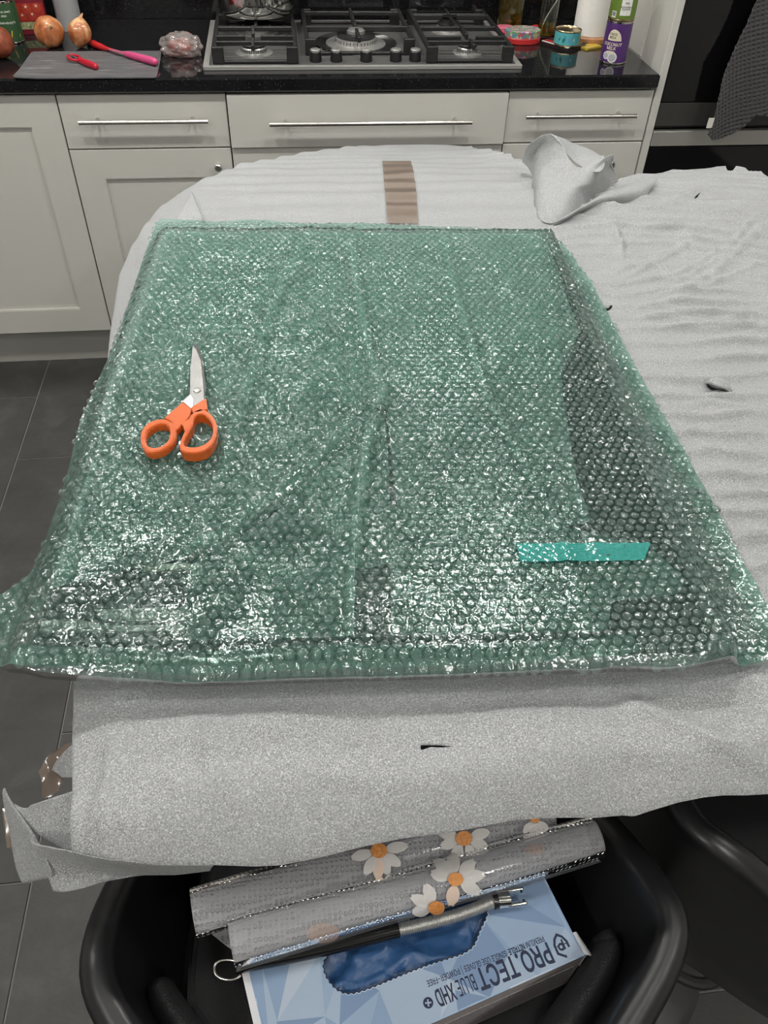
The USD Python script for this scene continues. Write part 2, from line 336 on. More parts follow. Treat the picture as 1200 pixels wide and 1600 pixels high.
# waffle towel over the oven handle
tw = thing('tea_towel', 'charcoal waffle-weave tea towel hanging from the oven handle', 'towel', (2.1, -0.06, 1.3))
def towel_mat():
    n = {'g': ('geometry', {}), 'p': ('principled_bsdf', {'base_color': (0.060, 0.058, 0.060), 'roughness': 0.95, 'sheen_weight': 0.3}), 'n': ('noise_texture', {'scale': 900.0}), 'b': ('bump', {'strength': 0.4, 'distance': 0.001})}
    return M('towel_cloth', n, [('g.position', 'n.vector'), ('n.fac', 'b.height'), ('b.normal', 'p.normal')], 'p.BSDF')
tpx = [(1186, -8), (1168, 40), (1150, 76), (1129, 118), (1119, 160), (1113, 185), (1103, 208), (1112, 218), (1128, 218), (1146, 210), (1163, 196), (1178, 177), (1200, 179), (1216, 186), (1226, 172)]
tpoly = [tuple(aty(x, y, -0.066)[[0, 2]]) for x, y in tpx]
tpoly += [(2.27, 0.80), (2.26, 1.0), (2.22, 1.2), (2.20, 1.327), (1.99, 1.327), (1.98, 1.2)]
def towel_y(x, z):
    s = (x-1.93)*math.cos(0.45)+(z-0.8)*math.sin(0.45)*0.35
    fold = 0.014*np.sin(s*34+2*fbm(np.c_[x*5, z*3, z*0], 2, 5))*sstep(1.33, 1.0, z)
    c1, c2 = np.abs(np.sin(math.pi*(x*0.94+z*0.34)/0.0115)), np.abs(np.sin(math.pi*(z*0.94-x*0.34)/0.0115))
    return -0.068+fold-0.0055*np.maximum(1-c1, 1-c2)**1.3
tm = sheet(tpoly, 0.0026, towel_y)
v = A(tm.vertices); tm = trimesh.Trimesh(np.c_[v[:, 0], v[:, 2], v[:, 1]], A(tm.faces)[:, ::-1], process=False)
part('cloth', solid(tm, 0.002), towel_mat(), tw, 60)
part('back_flap', patch([[(1.99, -0.068, 1.326), (2.10, -0.068, 1.326), (2.20, -0.068, 1.326)], [(1.99, -0.05, 1.335), (2.10, -0.05, 1.335), (2.20, -0.05, 1.335)], [(1.99, -0.026, 1.30), (2.1, -0.026, 1.30), (2.2, -0.026, 1.30)], [(1.98, -0.020, 1.05), (2.1, -0.020, 1.04), (2.21, -0.020, 1.05)]], 16, 16), towel_mat() if False else UsdShade.Material.Get(stage, '/World/Looks/towel_cloth'), tw, True)
q = aty(1110, 192, -0.078); part('care_tag', bx(q[0]-0.009, q[0]+0.008, q[1]-0.002, q[1], q[2]-0.014, q[2]+0.014), mat('tag_white', (0.7, 0.68, 0.62), 0.7), tw, False, label='small white care tag')

# ---------------------------------------------------------------- hob
HX0, HX1, HY0, HY1, HZ = 0.443, 1.342, 0.042, 0.545, 0.911
hob = thing('gas_hob', 'five-burner stainless gas hob with black cast iron grates', 'hob', (0.89, 0.29, 0.91))
rim = extrude(sbox(HX0, HY0, HX1, HY1).buffer(-0.006).buffer(0.006).difference(sbox(HX0+0.016, HY0+0.016, HX1-0.016, HY1-0.016)), 0.008, HZ)
part('rim', rim, hobsteel, hob, False, label='stainless raised rim')
part('pan', bx(HX0+0.014, HX1-0.014, HY0+0.014, HY1-0.014, HZ, HZ+0.005), hobdark, hob, False)
def burner(x, y, r, two=False):
    b = part('burner', lathe([(0, HZ+0.005), (r*1.45, HZ+0.005), (r*1.45, HZ+0.008), (r*1.1, HZ+0.011), (r, HZ+0.011), (r, HZ+0.021), (r*0.9, HZ+0.024), (0, HZ+0.024)], (x, y, 0), 40), mat('burner_alloy', (0.58, 0.57, 0.55), 0.3, 0.75), hob)
    part('burner_cap', lathe([(0, HZ+0.0245), (r*0.9, HZ+0.0245), (r*0.92, HZ+0.029), (r*0.8, HZ+0.032), (0, HZ+0.033)], (x, y, 0), 40), iron, b)
    part('flame_slots', cat(*[bx(-0.0009, 0.0009, r*0.97, r*1.006, HZ+0.013, HZ+0.021).apply_transform(trimesh.transformations.rotation_matrix(a, (0, 0, 1))).apply_translation((x, y, 0)) for a in np.arange(36)*math.pi/18]), iron, b, False, kind='stuff')
    if two: part('inner_cap', lathe([(0, HZ+0.033), (r*0.45, HZ+0.033), (r*0.45, HZ+0.041), (r*0.35, HZ+0.044), (0, HZ+0.044)], (x, y, 0), 32), mat('burner_alloy', None), b)
BUR = [(0.582, 0.185, 0.037), (0.590, 0.42, 0.045), (0.885, 0.285, 0.062), (1.205, 0.175, 0.030), (1.192, 0.42, 0.040)]
for k, (x, y, r) in enumerate(BUR): burner(x, y, r, k == 2)
part('drip_ring', lathe([(0.085, HZ+0.005), (0.125, HZ+0.005), (0.123, HZ+0.009), (0.087, HZ+0.0065), (0.085, HZ+0.005)], (0.885, 0.285, 0), 48), chrome, hob)
def grate(x0, x1, y0, y1, centres):
    """A cast iron pan support: outer frame on feet, fingers towards each burner."""
    z0, z1, w = HZ+0.036, HZ+0.048, 0.006; ms = []
    for x in (x0, x1): ms.append(bx(x-w, x+w, y0, y1, z0, z1, 0.002))
    for y in (y0, y1): ms.append(bx(x0, x1, y-w, y+w, HZ+0.006, HZ+0.014, 0.002))
    for x, sx in ((x0, 1), (x1, -1)):
        for y in (y0, y1): ms.append(bx(min(x-sx*w, x+sx*0.026), max(x-sx*w, x+sx*0.026), y-w*1.3, y+w*1.3, HZ+0.005, z1, 0.002))
    for y in ((y0+0.055, y1-0.055) if len(centres) > 1 else (y1-0.03,)): ms.append(bx(x0, x1, y-w*0.7, y+w*0.7, z0, z1, 0.002))
    for (cx, cy, r) in centres:
        k = 0.022
        ms.append(bx(x0, cx-k, cy-w*0.8, cy+w*0.8, z0, z1+0.003, 0.0015)); ms.append(bx(cx+k, x1, cy-w*0.8, cy+w*0.8, z0, z1+0.003, 0.0015))
        lo, hi = (y0, (y0+y1)/2) if len(centres) > 1 and cy < (y0+y1)/2 else (((y0+y1)/2, y1) if len(centres) > 1 else (y0, y1))
        ms.append(bx(cx-w*0.8, cx+w*0.8, lo, cy-k, z0, z1+0.003, 0.0015)); ms.append(bx(cx-w*0.8, cx+w*0.8, cy+k, hi, z0, z1+0.003, 0.0015))
    if len(centres) > 1: ms.append(bx(x0, x1, (y0+y1)/2-w, (y0+y1)/2+w, z0, z1, 0.002))
    return cat(*ms)
part('grate', grate(0.475, 0.70, 0.085, 0.505, BUR[:2]), iron, hob, False)
part('grate', grate(0.735, 1.04, 0.165, 0.505, BUR[2:3]), iron, hob, False)
part('grate', grate(1.075, 1.315, 0.085, 0.505, BUR[3:]), iron, hob, False)
for x in (0.755, 0.814, 0.899, 0.984, 1.040):
    kb = part('knob', lathe([(0, 0), (0.0165, 0), (0.0175, 0.003), (0.016, 0.024), (0.0145, 0.026), (0, 0.026)], (x, 0.105, HZ+0.005), 28), blackplastic, hob)
    part('knob_cap', lathe([(0, 0), (0.0145, 0), (0.0145, 0.004), (0.0135, 0.005), (0, 0.005)], (x, 0.105, HZ+0.0311), 28), mat('burner_alloy', None), kb, label='steel disc on the knob')

pot = thing('saucepan', 'shiny stainless saucepan on the rear left burner', 'saucepan', (0.594, 0.43, HZ+0.052))
pz = HZ+0.0515
part('body', lathe([(0, 0), (0.088, 0), (0.104, 0.006), (0.112, 0.020), (0.114, 0.045), (0.114, 0.13), (0.118, 0.134), (0.116, 0.136), (0.111, 0.131), (0.111, 0.05), (0.10, 0.012), (0, 0.009)], (0.594, 0.43, pz), 72), chrome, pot)
for s in (-1, 1): part('handle', tube(curve([(0.594+s*0.113, 0.40, pz+0.10), (0.594+s*0.15, 0.405, pz+0.105), (0.594+s*0.155, 0.43, pz+0.107), (0.594+s*0.15, 0.455, pz+0.105), (0.594+s*0.113, 0.46, pz+0.10)], 20), 0.004, 8), steel, pot)
ld = thing('glass_lid', 'glass and steel lid resting on the saucepan', 'lid', (0.594, 0.43, pz+0.136))
part('rim', lathe([(0.118, 0.0), (0.119, 0.004), (0.115, 0.006), (0.113, 0.003), (0.113, 0.0), (0.118, 0.0)], (0.594, 0.43, pz+0.1365), 56), chrome, ld)
part('glass', lathe([(0.114, 0.004), (0.08, 0.016), (0.03, 0.024), (0, 0.026), (0, 0.029), (0.03, 0.027), (0.08, 0.019), (0.114, 0.007)], (0.594, 0.43, pz+0.1365), 48), mat('lid_glass', (1, 1, 1), 0.02, transmission_weight=1.0), ld)
part('knob', lathe([(0, 0.029), (0.008, 0.029), (0.008, 0.04), (0.02, 0.046), (0.018, 0.056), (0, 0.058)], (0.594, 0.43, pz+0.1365), 24), blackplastic, ld)

# ---------------------------------------------------------------- things on the worktop, left
W = 0.9102
board = thing('chopping_mat', 'thin dark grey chopping mat at the front edge of the worktop', 'chopping mat', (0.13, 0.1, W))
bp = [at(x, y, W+0.002)[:2] for x, y in ((50, 81), (253, 80), (245, 121), (20, 123))]
def board_z(x, y): return W+0.0032+0.004*sstep(0.03, -0.06, x)*sstep(0.06, -0.02, y)
def board_mat():
    n = {'g': ('geometry', {}), 'mp': ('mapping', {'scale': (3, 14, 3)}), 'n': ('noise_texture', {'scale': 4.0, 'detail': 5.0, 'distortion': 0.8}), 'r': ('rgb_ramp', {'ramp': [(0.42, (0.09, 0.088, 0.092)), (0.62, (0.13, 0.13, 0.132)), (0.8, (0.30, 0.30, 0.29))]}), 'p': ('principled_bsdf', {'roughness': 0.5})}
    return M('mat_plastic', n, [('g.position', 'mp.vector'), ('mp.vector', 'n.vector'), ('n.fac', 'r.fac'), ('r.color', 'p.base_color')], 'p.BSDF')
part('board', sheet(Polygon(bp).buffer(-0.008).buffer(0.008), 0.012, board_z, thick=0.003), board_mat(), board, 40)

def onion_mat():
    n = {'t': ('texture_coordinate', {}), 'mp': ('mapping', {'scale': (14, 14, 1.5)}), 'g': ('geometry', {}), 'n': ('noise_texture', {'scale': 3.0, 'detail': 5.0, 'distortion': 1.5}), 'n2': ('noise_texture', {'scale': 22.0, 'detail': 3.0}),
         'a': ('math', {'math_type': 'multiply_add', 'value2': 0.6}), 'r': ('rgb_ramp', {'ramp': [(0.5, (0.20, 0.05, 0.015)), (0.72, (0.38, 0.12, 0.04)), (0.9, (0.52, 0.22, 0.09)), (1.0, (0.68, 0.42, 0.22))]}), 'p': ('principled_bsdf', {'roughness': 0.28, 'coat_weight': 0.3})}
    return M('onion_skin', n, [('g.position', 'mp.vector'), ('mp.vector', 'n.vector'), ('g.position', 'n2.vector'), ('n.fac', 'a.value1'), ('n2.fac', 'a.value3'), ('a.value', 'r.fac'), ('r.color', 'p.base_color')], 'p.BSDF')
onm = onion_mat()
onred = mat('onion_red_skin', (0.22, 0.055, 0.025), 0.3, var=0.5, vscale=60)
def onion(px, py, r, sq, label, mt, tilt, seed):
    c = at(px, py, W); c = c+A([0, r*0.9, 0])
    o = thing('onion', label, 'onion', (c[0], c[1], W))
    m = trimesh.creation.icosphere(4, 1.0); v = A(m.vertices)
    ang = np.arctan2(v[:, 1], v[:, 0]); rad = np.hypot(v[:, 0], v[:, 1])
    k = 1+0.015*np.cos(ang*9+3*v[:, 2])+0.05*(fbm(v*1.6+seed, 3, seed)-0.5)
    z = v[:, 2]*(1+0.16*np.abs(v[:, 2])**6); V = np.c_[v[:, 0]*k, v[:, 1]*k, z*sq]
    Rm = trimesh.transformations.euler_matrix(*tilt)[:3, :3]; V = V@Rm.T*r; b = V[:, 2].min(); m.vertices = V+A([c[0], c[1], W-b+0.0003])
    part('bulb', m, mt, o, True)
    tip = Rm@A([0, 0, sq*1.12])*r+A([c[0], c[1], W-b]); d = Rm@A([0.2, 0, 1])
    part('dry_neck', tube([tip-d*0.008, tip+d*0.004, tip+d*0.012+A([0.002, 0, 0])], [r*0.28, r*0.13, r*0.05], 8), mat('onion_neck', (0.50, 0.30, 0.14), 0.6), o)
onion(0, 97, 0.040, 0.92, 'reddish brown onion at the worktop edge in front of the green can', onred, (0.5, 0.3, 0), 2)
onion(79, 79, 0.041, 0.80, 'larger golden brown onion behind the chopping mat beside the red carton', onm, (0.9, 0.6, 0), 5)
onion(127, 78, 0.032, 1.06, 'smaller golden onion with a pale streak, in front of the grey roll', onm, (-0.35, 0.25, 0), 9)

def band(r, z0, z1, c, a0=0, a1=2*math.pi, seg=40):
    """A printed wrapper: part of a cylinder wall, 0.3 mm thick."""
    a = np.linspace(a0, a1, seg); p = [np.c_[c[0]+rr*np.cos(a), c[1]+rr*np.sin(a)] for rr in (r, r+0.0004)]
    poly = Polygon(np.vstack([p[1], p[0][::-1]])) if a1-a0 < 6.28 else Point(c[0], c[1]).buffer(r+0.0004, 24).difference(Point(c[0], c[1]).buffer(r, 24))
    return extrude(poly, z1-z0, z0)
def wraptext(txt, h, c, r, ang, z, bold=False, sx=1.0):
    """Lettering bent round a can; ang is where the text is centred, seen from outside."""
    m = text_mesh(txt, h, 0.0004, bold); v = A(m.vertices); w = v[:, 0].max(); a = ang+(v[:, 0]-w/2)*sx/r; rr = r+v[:, 2]
    m.vertices = np.c_[c[0]+rr*np.cos(a), c[1]+rr*np.sin(a), z+v[:, 1]]; return m
def spot(c, r, ang, z, w, h, poly=None, e=0.0004):
    """A flat printed shape bent round a can."""
    p = shapely.affinity.scale(poly if poly is not None else Point(0, 0).buffer(1, 12), w/2, h/2, origin=(0, 0))
    m = sheet(p, max(min(w, h)/5, 0.0012), lambda x, y: 0*x); v = A(m.vertices); a = ang+v[:, 0]/r
    return trimesh.Trimesh(np.c_[c[0]+(r+e)*np.cos(a), c[1]+(r+e)*np.sin(a), z+v[:, 1]], A(m.faces), process=False)
import shapely.affinity
def can(name, px, py, r, h, label, mt):
    c = at(px, py, W)+A([0, r, 0]); t = thing(name, label, 'can', (c[0], c[1], W))
    part('tin', lathe([(0, 0.002), (r-0.003, 0.002), (r-0.002, 0), (r, 0.001), (r, 0.004), (r-0.001, 0.005), (r-0.001, h-0.005), (r, h-0.004), (r, h-0.001), (r-0.002, h), (r-0.003, h-0.003), (0, h-0.003)], (c[0], c[1], W), 48), chrome, t)
    part('label', band(r-0.0007, W+0.006, W+h-0.006, c), mt, t, 40)
    return t, c
white_ink = mat('white_ink', (0.75, 0.75, 0.70), 0.5); dark_ink = mat('dark_ink', (0.02, 0.02, 0.03), 0.5)
gcan, c = can('food_can', 14, 70, 0.0375, 0.108, 'green labelled food can with a yellow band, by the red carton', mat('can_green', (0.035, 0.085, 0.035), 0.35))
yb = Polygon([(-0.045, -0.014), (0.045, -0.018), (0.045, -0.013), (0.01, 0.004), (-0.045, 0.008)])
va = math.atan2(EYE[1]-c[1], EYE[0]-c[0])
m = spot(c, 0.0372, va-0.1, W+0.032, 2, 2, yb); part('yellow_panel', m, mat('can_yellow', (0.70, 0.48, 0.05), 0.4), gcan, label='yellow label panel')
part('lettering', cat(wraptext('no seed', 0.0055, c, 0.0372, va+0.05, W+0.080), wraptext('plan', 0.0055, c, 0.0372, va-0.1, W+0.070)), white_ink, gcan, False)
part('lettering', wraptext("Sainsbury's", 0.006, c, 0.0372, va+0.05, W+0.052), white_ink, gcan, False)

ct = at(48, 58, W); ct = ct+A([0.004, 0.02, 0]); cart = thing('food_carton', 'tall red food carton printed with tomatoes behind the onions', 'carton', (ct[0], ct[1]+0.02, W))
rc = trimesh.transformations.rotation_matrix(0.12, (0, 0, 1), (ct[0], ct[1]+0.02, W))
def rot(m): return m.apply_transform(rc)
cx, cy = ct[0], ct[1]+0.022
part('box', rot(bx(cx-0.055, cx+0.045, cy-0.018, cy+0.022, W, W+0.19, 0.001)), mat('carton_red', (0.17, 0.012, 0.022), 0.35), cart, False)
fy = cy-0.0184
part('printed_panel', rot(bx(cx-0.050, cx+0.043, fy, fy+0.0006, W+0.035, W+0.082)), mat('carton_scarlet', (0.30, 0.022, 0.015), 0.4), cart, False)
for k, (dx, dz, rr) in enumerate(((-0.035, 0.066, 0.012), (-0.005, 0.068, 0.014), (0.024, 0.070, 0.013), (0.008, 0.05, 0.011), (-0.02, 0.048, 0.011))):
    m = extrude(Point(0, 0).buffer(rr, 10), 0.0006); v = A(m.vertices); m.vertices = np.c_[cx+dx+v[:, 0], fy-v[:, 2], W+dz+v[:, 1]]; m.fix_normals(); part('printed_tomato', rot(m), mat('tomato_print', (0.38, 0.04, 0.02), 0.35), cart, False)
    m = extrude(Polygon([(rr*q*math.cos(a), rr*q*math.sin(a)) for a, q in zip(np.arange(10)*math.pi/5, [0.5, 0.12]*5)]), 0.0005); v = A(m.vertices); m.vertices = np.c_[cx+dx+v[:, 0], fy-0.0007-v[:, 2], W+dz+rr*0.4+v[:, 1]]; m.fix_normals(); part('printed_stalk', rot(m), mat('stalk_print', (0.75, 0.6, 0.45), 0.5), cart, False)
part('printed_strip', rot(bx(cx-0.046, cx+0.040, fy-0.0002, fy+0.0006, W+0.015, W+0.034)), mat('carton_green', (0.30, 0.32, 0.16), 0.5, var=0.6, vscale=120), cart, False)
part('printed_strip', rot(bx(cx-0.030, cx+0.008, fy-0.0002, fy+0.0006, W+0.128, W+0.135)), mat('carton_pink', (0.50, 0.18, 0.22), 0.5), cart, False)

q = at(108, 50, W); rl = thing('grey_roll', 'tall matt grey cylinder standing against the splashback', 'roll', (q[0], q[1]+0.037, W))
part('roll', lathe([(0.012, 0), (0.036, 0), (0.0365, 0.002), (0.0365, 0.26), (0.035, 0.262), (0.012, 0.262), (0.012, 0)], (q[0], q[1]+0.037, W), 48), mat('grey_roll', (0.30, 0.30, 0.30), 0.6, bump=0.3, bscale=500), rl)

red = mat('red_plastic', (0.45, 0.012, 0.03), 0.25); pink = mat('pink_plastic', (0.58, 0.07, 0.20), 0.4)
pz0 = W+0.008
ch = thing('red_chilli', 'fresh red chilli lying behind the chopping mat', 'chilli', at(160, 74, W))
pp = [at(x, y, W+0.010) for x, y in ((143, 66), (150, 70), (160, 74), (170, 77), (179, 78))]
part('pod', tube(curve(pp, 20), np.interp(np.linspace(0, 1, 20), [0, 0.15, 0.5, 0.85, 1], [0.006, 0.0098, 0.0092, 0.005, 0.002]), 14), mat('chilli_skin', (0.45, 0.015, 0.02), 0.15), ch)
part('stalk', tube([pp[0], pp[0]+A([-0.008, 0.004, 0.002])], [0.004, 0.002], 8), mat('chilli_stalk', (0.15, 0.2, 0.04), 0.5), ch)
kn = thing('kitchen_knife', 'pink-handled kitchen knife across the chopping mat', 'knife', at(200, 88, pz0))
k0, k1, k2 = at(196, 84, pz0+0.004), at(244, 97, pz0+0.006), at(153, 79, pz0+0.001)
ax = (k1-k0)/np.linalg.norm(k1-k0); pr = np.cross([0, 0, 1], ax)
part('handle', hullballs([(k0+ax*0.004, 0.0075), (k0+ax*0.03, 0.0095), (k1-ax*0.012, 0.0105), (k1-ax*0.004, 0.009)]), pink, kn)
bl = extrude(Polygon([(0.006, -0.008), (-0.03, -0.009), (-0.065, -0.005), (-0.088, 0.003), (-0.06, 0.007), (0.006, 0.007)]), 0.0016); v = A(bl.vertices); bl.vertices = k0+v[:, :1]*ax+v[:, 1:2]*pr+v[:, 2:]*A([0, 0, 1]); 
part('blade', bl, mat('pink_blade', (0.42, 0.11, 0.17), 0.25), kn, False, label='pink coated blade')
pl = thing('vegetable_peeler', 'red swivel vegetable peeler on the chopping mat', 'peeler', at(130, 97, pz0))
h0, h1 = at(124, 94, pz0+0.003), at(152, 105, pz0+0.003); a0 = at(110, 87, pz0+0.004)
part('handle', hullballs([(h0, 0.007), ((h0+h1)/2, 0.0095), (h1-(h1-h0)*0.1, 0.0085)]), red, pl)
ax = (h1-h0)/np.linalg.norm(h1-h0); pr = A([-ax[1], ax[0], 0])
for s in (-1, 1): part('arm', tube(curve([h0, h0-ax*0.012+pr*s*0.011, a0+pr*s*0.009, a0-ax*0.006+pr*s*0.003], 14), 0.0036, 8), red, pl)
part('blade', tube([a0-ax*0.002, h0-ax*0.003], 0.0028, 6), chrome, pl, label='steel swivel blade')

# clear bag with red meat
q = at(283, 90, W)+A([0, 0.03, 0]); bag = thing('food_packet', 'crumpled clear packet of red cured meat beside the hob', 'packet', (q[0], q[1], W))
m = trimesh.creation.icosphere(3, 1.0); v = A(m.vertices); k = 1+0.5*(fbm(v*2.2+4, 3, 4)-0.5)
m.vertices = np.c_[v[:, 0]*0.034*k, v[:, 1]*0.03*k, np.maximum(v[:, 2], -0.55)*0.026*k+0.016]+A([q[0], q[1], W+0.001]); part('meat', m, mat('meat_red', (0.32, 0.06, 0.05), 0.35, var=0.5, vscale=70), bag, True)
m = trimesh.creation.icosphere(4, 1.0); v = A(m.vertices); k = 1+0.75*(fbm(v*2.6+9, 4, 8)-0.45)
m.vertices = np.c_[v[:, 0]*0.055*k, v[:, 1]*0.042*k, np.maximum(v[:, 2], -0.5)*0.036*k+0.0195]+A([q[0], q[1], W+0.0003]); part('bag', m, film_mat('bag_film', (0.97, 0.96, 0.95), (0.78, 0.75, 0.71), 0.28, 0.1, 1.7, bump=0.6, bscale=90), bag, True)

# ---------------------------------------------------------------- things on the worktop, right
def bottle(px, py, r, h, level, label, oil, spray=False):
    q = at(px, py, W)+A([0, r, 0]); b = thing('oil_bottle', label, 'bottle', (q[0], q[1], W)); c = (q[0], q[1], W)
    part('glass', lathe([(0, 0), (r*0.92, 0), (r, 0.004), (r, h*0.62), (r*0.8, h*0.72), (r*0.36, h*0.82), (r*0.33, h), (r*0.25, h), (r*0.27, h*0.82), (r*0.72, h*0.715), (r-0.003, h*0.615), (r-0.003, 0.006), (0, 0.005)], c, 40), mat('bottle_glass', (0.93, 0.95, 0.90), 0.03, transmission_weight=1.0), b)
    part('oil', lathe([(0, 0.0055), (r-0.0035, 0.0065), (r-0.0035, level), (0, level)], c, 40), oil, b)
    part('cap', lathe([(0, h+0.0005), (r*0.4, h+0.0005), (r*0.4, h+0.025), (0, h+0.026)], c, 24), blackplastic, b)
    if spray: part('dip_tube', tube(curve([(c[0], c[1], W+h*0.9), (c[0]+0.012, c[1]-0.006, W+h*0.4), (c[0]-0.006, c[1]-0.01, W+0.06), (c[0]-0.016, c[1]-0.008, W+0.012)], 20), 0.002, 8), mat('tube_white', (0.6, 0.6, 0.55), 0.3), b)
bottle(800, 50, 0.042, 0.29, 0.17, 'tall bottle full of golden oil at the back of the worktop', mat('oil_gold', (0.62, 0.42, 0.03), 0.02, transmission_weight=0.9))
bottle(856, 60, 0.029, 0.22, 0.035, 'slim spray bottle with a little oil and a curved tube', mat('oil_pale', (0.72, 0.58, 0.12), 0.02, transmission_weight=0.9), True)

def print_mat(name, cols, scale):
    n = {'g': ('geometry', {}), 'v': ('voronoi_texture', {'scale': scale}), 's': ('separate_color', {}), 'r': ('rgb_ramp', {'ramp': [(i/(len(cols)-1)*0.9+0.05, c) for i, c in enumerate(cols)], 'interpolate': False}), 'p': ('principled_bsdf', {'roughness': 0.35})}
    return M(name, n, [('g.position', 'v.vector'), ('v.color', 's.color'), ('s.r', 'r.fac'), ('r.color', 'p.base_color')], 'p.BSDF')
pat = print_mat('printed_lid', [(0.10, 0.25, 0.30), (0.45, 0.10, 0.12), (0.40, 0.38, 0.20), (0.15, 0.3, 0.15), (0.5, 0.4, 0.4), (0.3, 0.12, 0.25)], 130)
def round_tin(px, py, r, h, lab, m1, m2, name='sweet_tin', sq=0.75):
    q = at(px, py, W)+A([0, r*sq, 0]); t = thing(name, lab, 'tin', (q[0], q[1], W))
    b = lathe([(0, 0), (r, 0), (r+0.002, 0.002), (r+0.002, h*0.4), (r, h*0.45), (0, h*0.45)], (0, 0, 0), 44); l = lathe([(0, h*0.455), (r*1.0, h*0.455), (r, h-0.002), (r-0.003, h), (0, h)], (0, 0, 0), 44)
    for mm in (b, l): mm.apply_scale((1, sq, 1)); mm.apply_translation((q[0], q[1], W))
    part('base', b, m1, t); part('lid', l, m2, t)
redtin = mat('tin_red', (0.50, 0.03, 0.03), 0.3)
round_tin(820, 71, 0.055, 0.036, 'low round tin with a busy colourful printed lid and red rim', redtin, pat)
round_tin(790, 57, 0.030, 0.024, 'small pink and red round tin partly behind the hob corner', redtin, mat('tin_pink', (0.55, 0.12, 0.18), 0.35, var=0.5, vscale=90))
q = at(838, 52, W); g = thing('red_pouch', 'small red pouch lying behind the colourful tin', 'pouch', (q[0], q[1], W))
part('body', hullballs([(q+A([-0.02, 0.0, 0.011]), 0.010), (q+A([0.025, 0.01, 0.012]), 0.011), (q+A([0.0, 0.025, 0.010]), 0.009)]), redtin, g)

mg = thing('chocolate_pack', 'flat black and red packet lying under the turquoise tin', 'packet', at(875, 76, W))
mp = [at(x, y, W)[:2] for x, y in ((845, 68), (862, 62), (915, 74), (885, 80))]
part('pack', extrude(Polygon(mp).buffer(-0.001).buffer(0.001), 0.007, W), mat('pack_black', (0.03, 0.02, 0.02), 0.3), mg, False)
part('red_stripe', extrude(Polygon([A(mp[0])*0.78+A(mp[1])*0.22, A(mp[0])*0.55+A(mp[1])*0.45, A(mp[3])*0.55+A(mp[2])*0.45, A(mp[3])*0.78+A(mp[2])*0.22]), 0.0005, W+0.0071), redtin, mg, False)
part('white_stripe', extrude(Polygon([A(mp[0])*0.97+A(mp[1])*0.03, A(mp[0])*0.85+A(mp[1])*0.15, A(mp[3])*0.85+A(mp[2])*0.15, A(mp[3])*0.97+A(mp[2])*0.03]), 0.0005, W+0.0071), white_ink, mg, False)
yg = thing('yellow_packet', 'small yellow packet lying beside the wooden roll holder', 'packet', at(915, 76, W))
yp = [at(x, y, W)[:2] for x, y in ((898, 72), (915, 67), (940, 74), (917, 79))]
part('pack', extrude(Polygon(yp), 0.005, W), mat('pack_yellow', (0.62, 0.45, 0.06), 0.35), yg, False)
part('black_stripe', extrude(Polygon([A(yp[0])*0.9+A(yp[3])*0.1, A(yp[0])*0.65+A(yp[3])*0.35, A(yp[1])*0.65+A(yp[2])*0.35, A(yp[1])*0.9+A(yp[2])*0.1]), 0.0005, W+0.0051), dark_ink, yg, False)

q = at(890, 74, W+0.008)+A([0, 0.037, 0]); tq = thing('fish_tin', 'short turquoise food tin on the flat black packet', 'can', (q[0], q[1], W+0.008)); z = W+0.0078
part('tin', lathe([(0, 0.002), (0.037, 0.002), (0.039, 0), (0.040, 0.002), (0.039, 0.005), (0.039, 0.037), (0.0405, 0.040), (0.039, 0.042), (0.037, 0.039), (0, 0.039)], (q[0], q[1], z), 48), mat('tin_gold', (0.55, 0.45, 0.28), 0.25, 1.0), tq)
part('label', band(0.0391, z+0.005, z+0.037, q), mat('label_turquoise', (0.10, 0.42, 0.45), 0.35), tq, 40)
va = math.atan2(EYE[1]-q[1], EYE[0]-q[0])
leaf = Polygon([(-0.3, -1), (0.5, -0.5), (0.7, 0.3), (0.1, 1), (0.2, 0.2), (-0.6, 0.1)])
for a_, mm_, s_ in ((-0.25, mat('leaf_print', (0.02, 0.16, 0.15), 0.4), 0.022), (0.18, mat('blue_print', (0.15, 0.28, 0.55), 0.4), 0.017), (0.55, white_ink, 0.010), (-0.6, mat('leaf_print', None), 0.012)): part('printed_leaf', spot(q, 0.0395, va+a_, z+0.02, s_*0.7, s_, leaf), mm_, tq, False)

q = at(930, 70, W)+A([0, 0.06, 0]); kh = thing('roll_holder', 'round wooden base holding the kitchen roll', 'holder', (q[0], q[1], W))
part('base', lathe([(0, 0), (0.066, 0), (0.069, 0.003), (0.069, 0.015), (0.066, 0.018), (0, 0.018)], (q[0], q[1], W), 48), mat('wood', (0.42, 0.20, 0.09), 0.45, var=0.25, vscale=40), kh)
part('pole', tube([(q[0], q[1], W+0.018), (q[0], q[1], W+0.30)], 0.009, 16), mat('wood', None), kh)
kr = thing('kitchen_roll', 'white kitchen paper roll on the wooden holder', 'kitchen roll', (q[0], q[1], W+0.018))
part('paper', lathe([(0.02, 0.0), (0.055, 0.0), (0.056, 0.002), (0.056, 0.225), (0.055, 0.227), (0.02, 0.227), (0.02, 0.0)], (q[0], q[1], W+0.0185), 56), mat('paper_white', (0.80, 0.78, 0.74), 0.9, bump=0.5, bscale=130), kr)

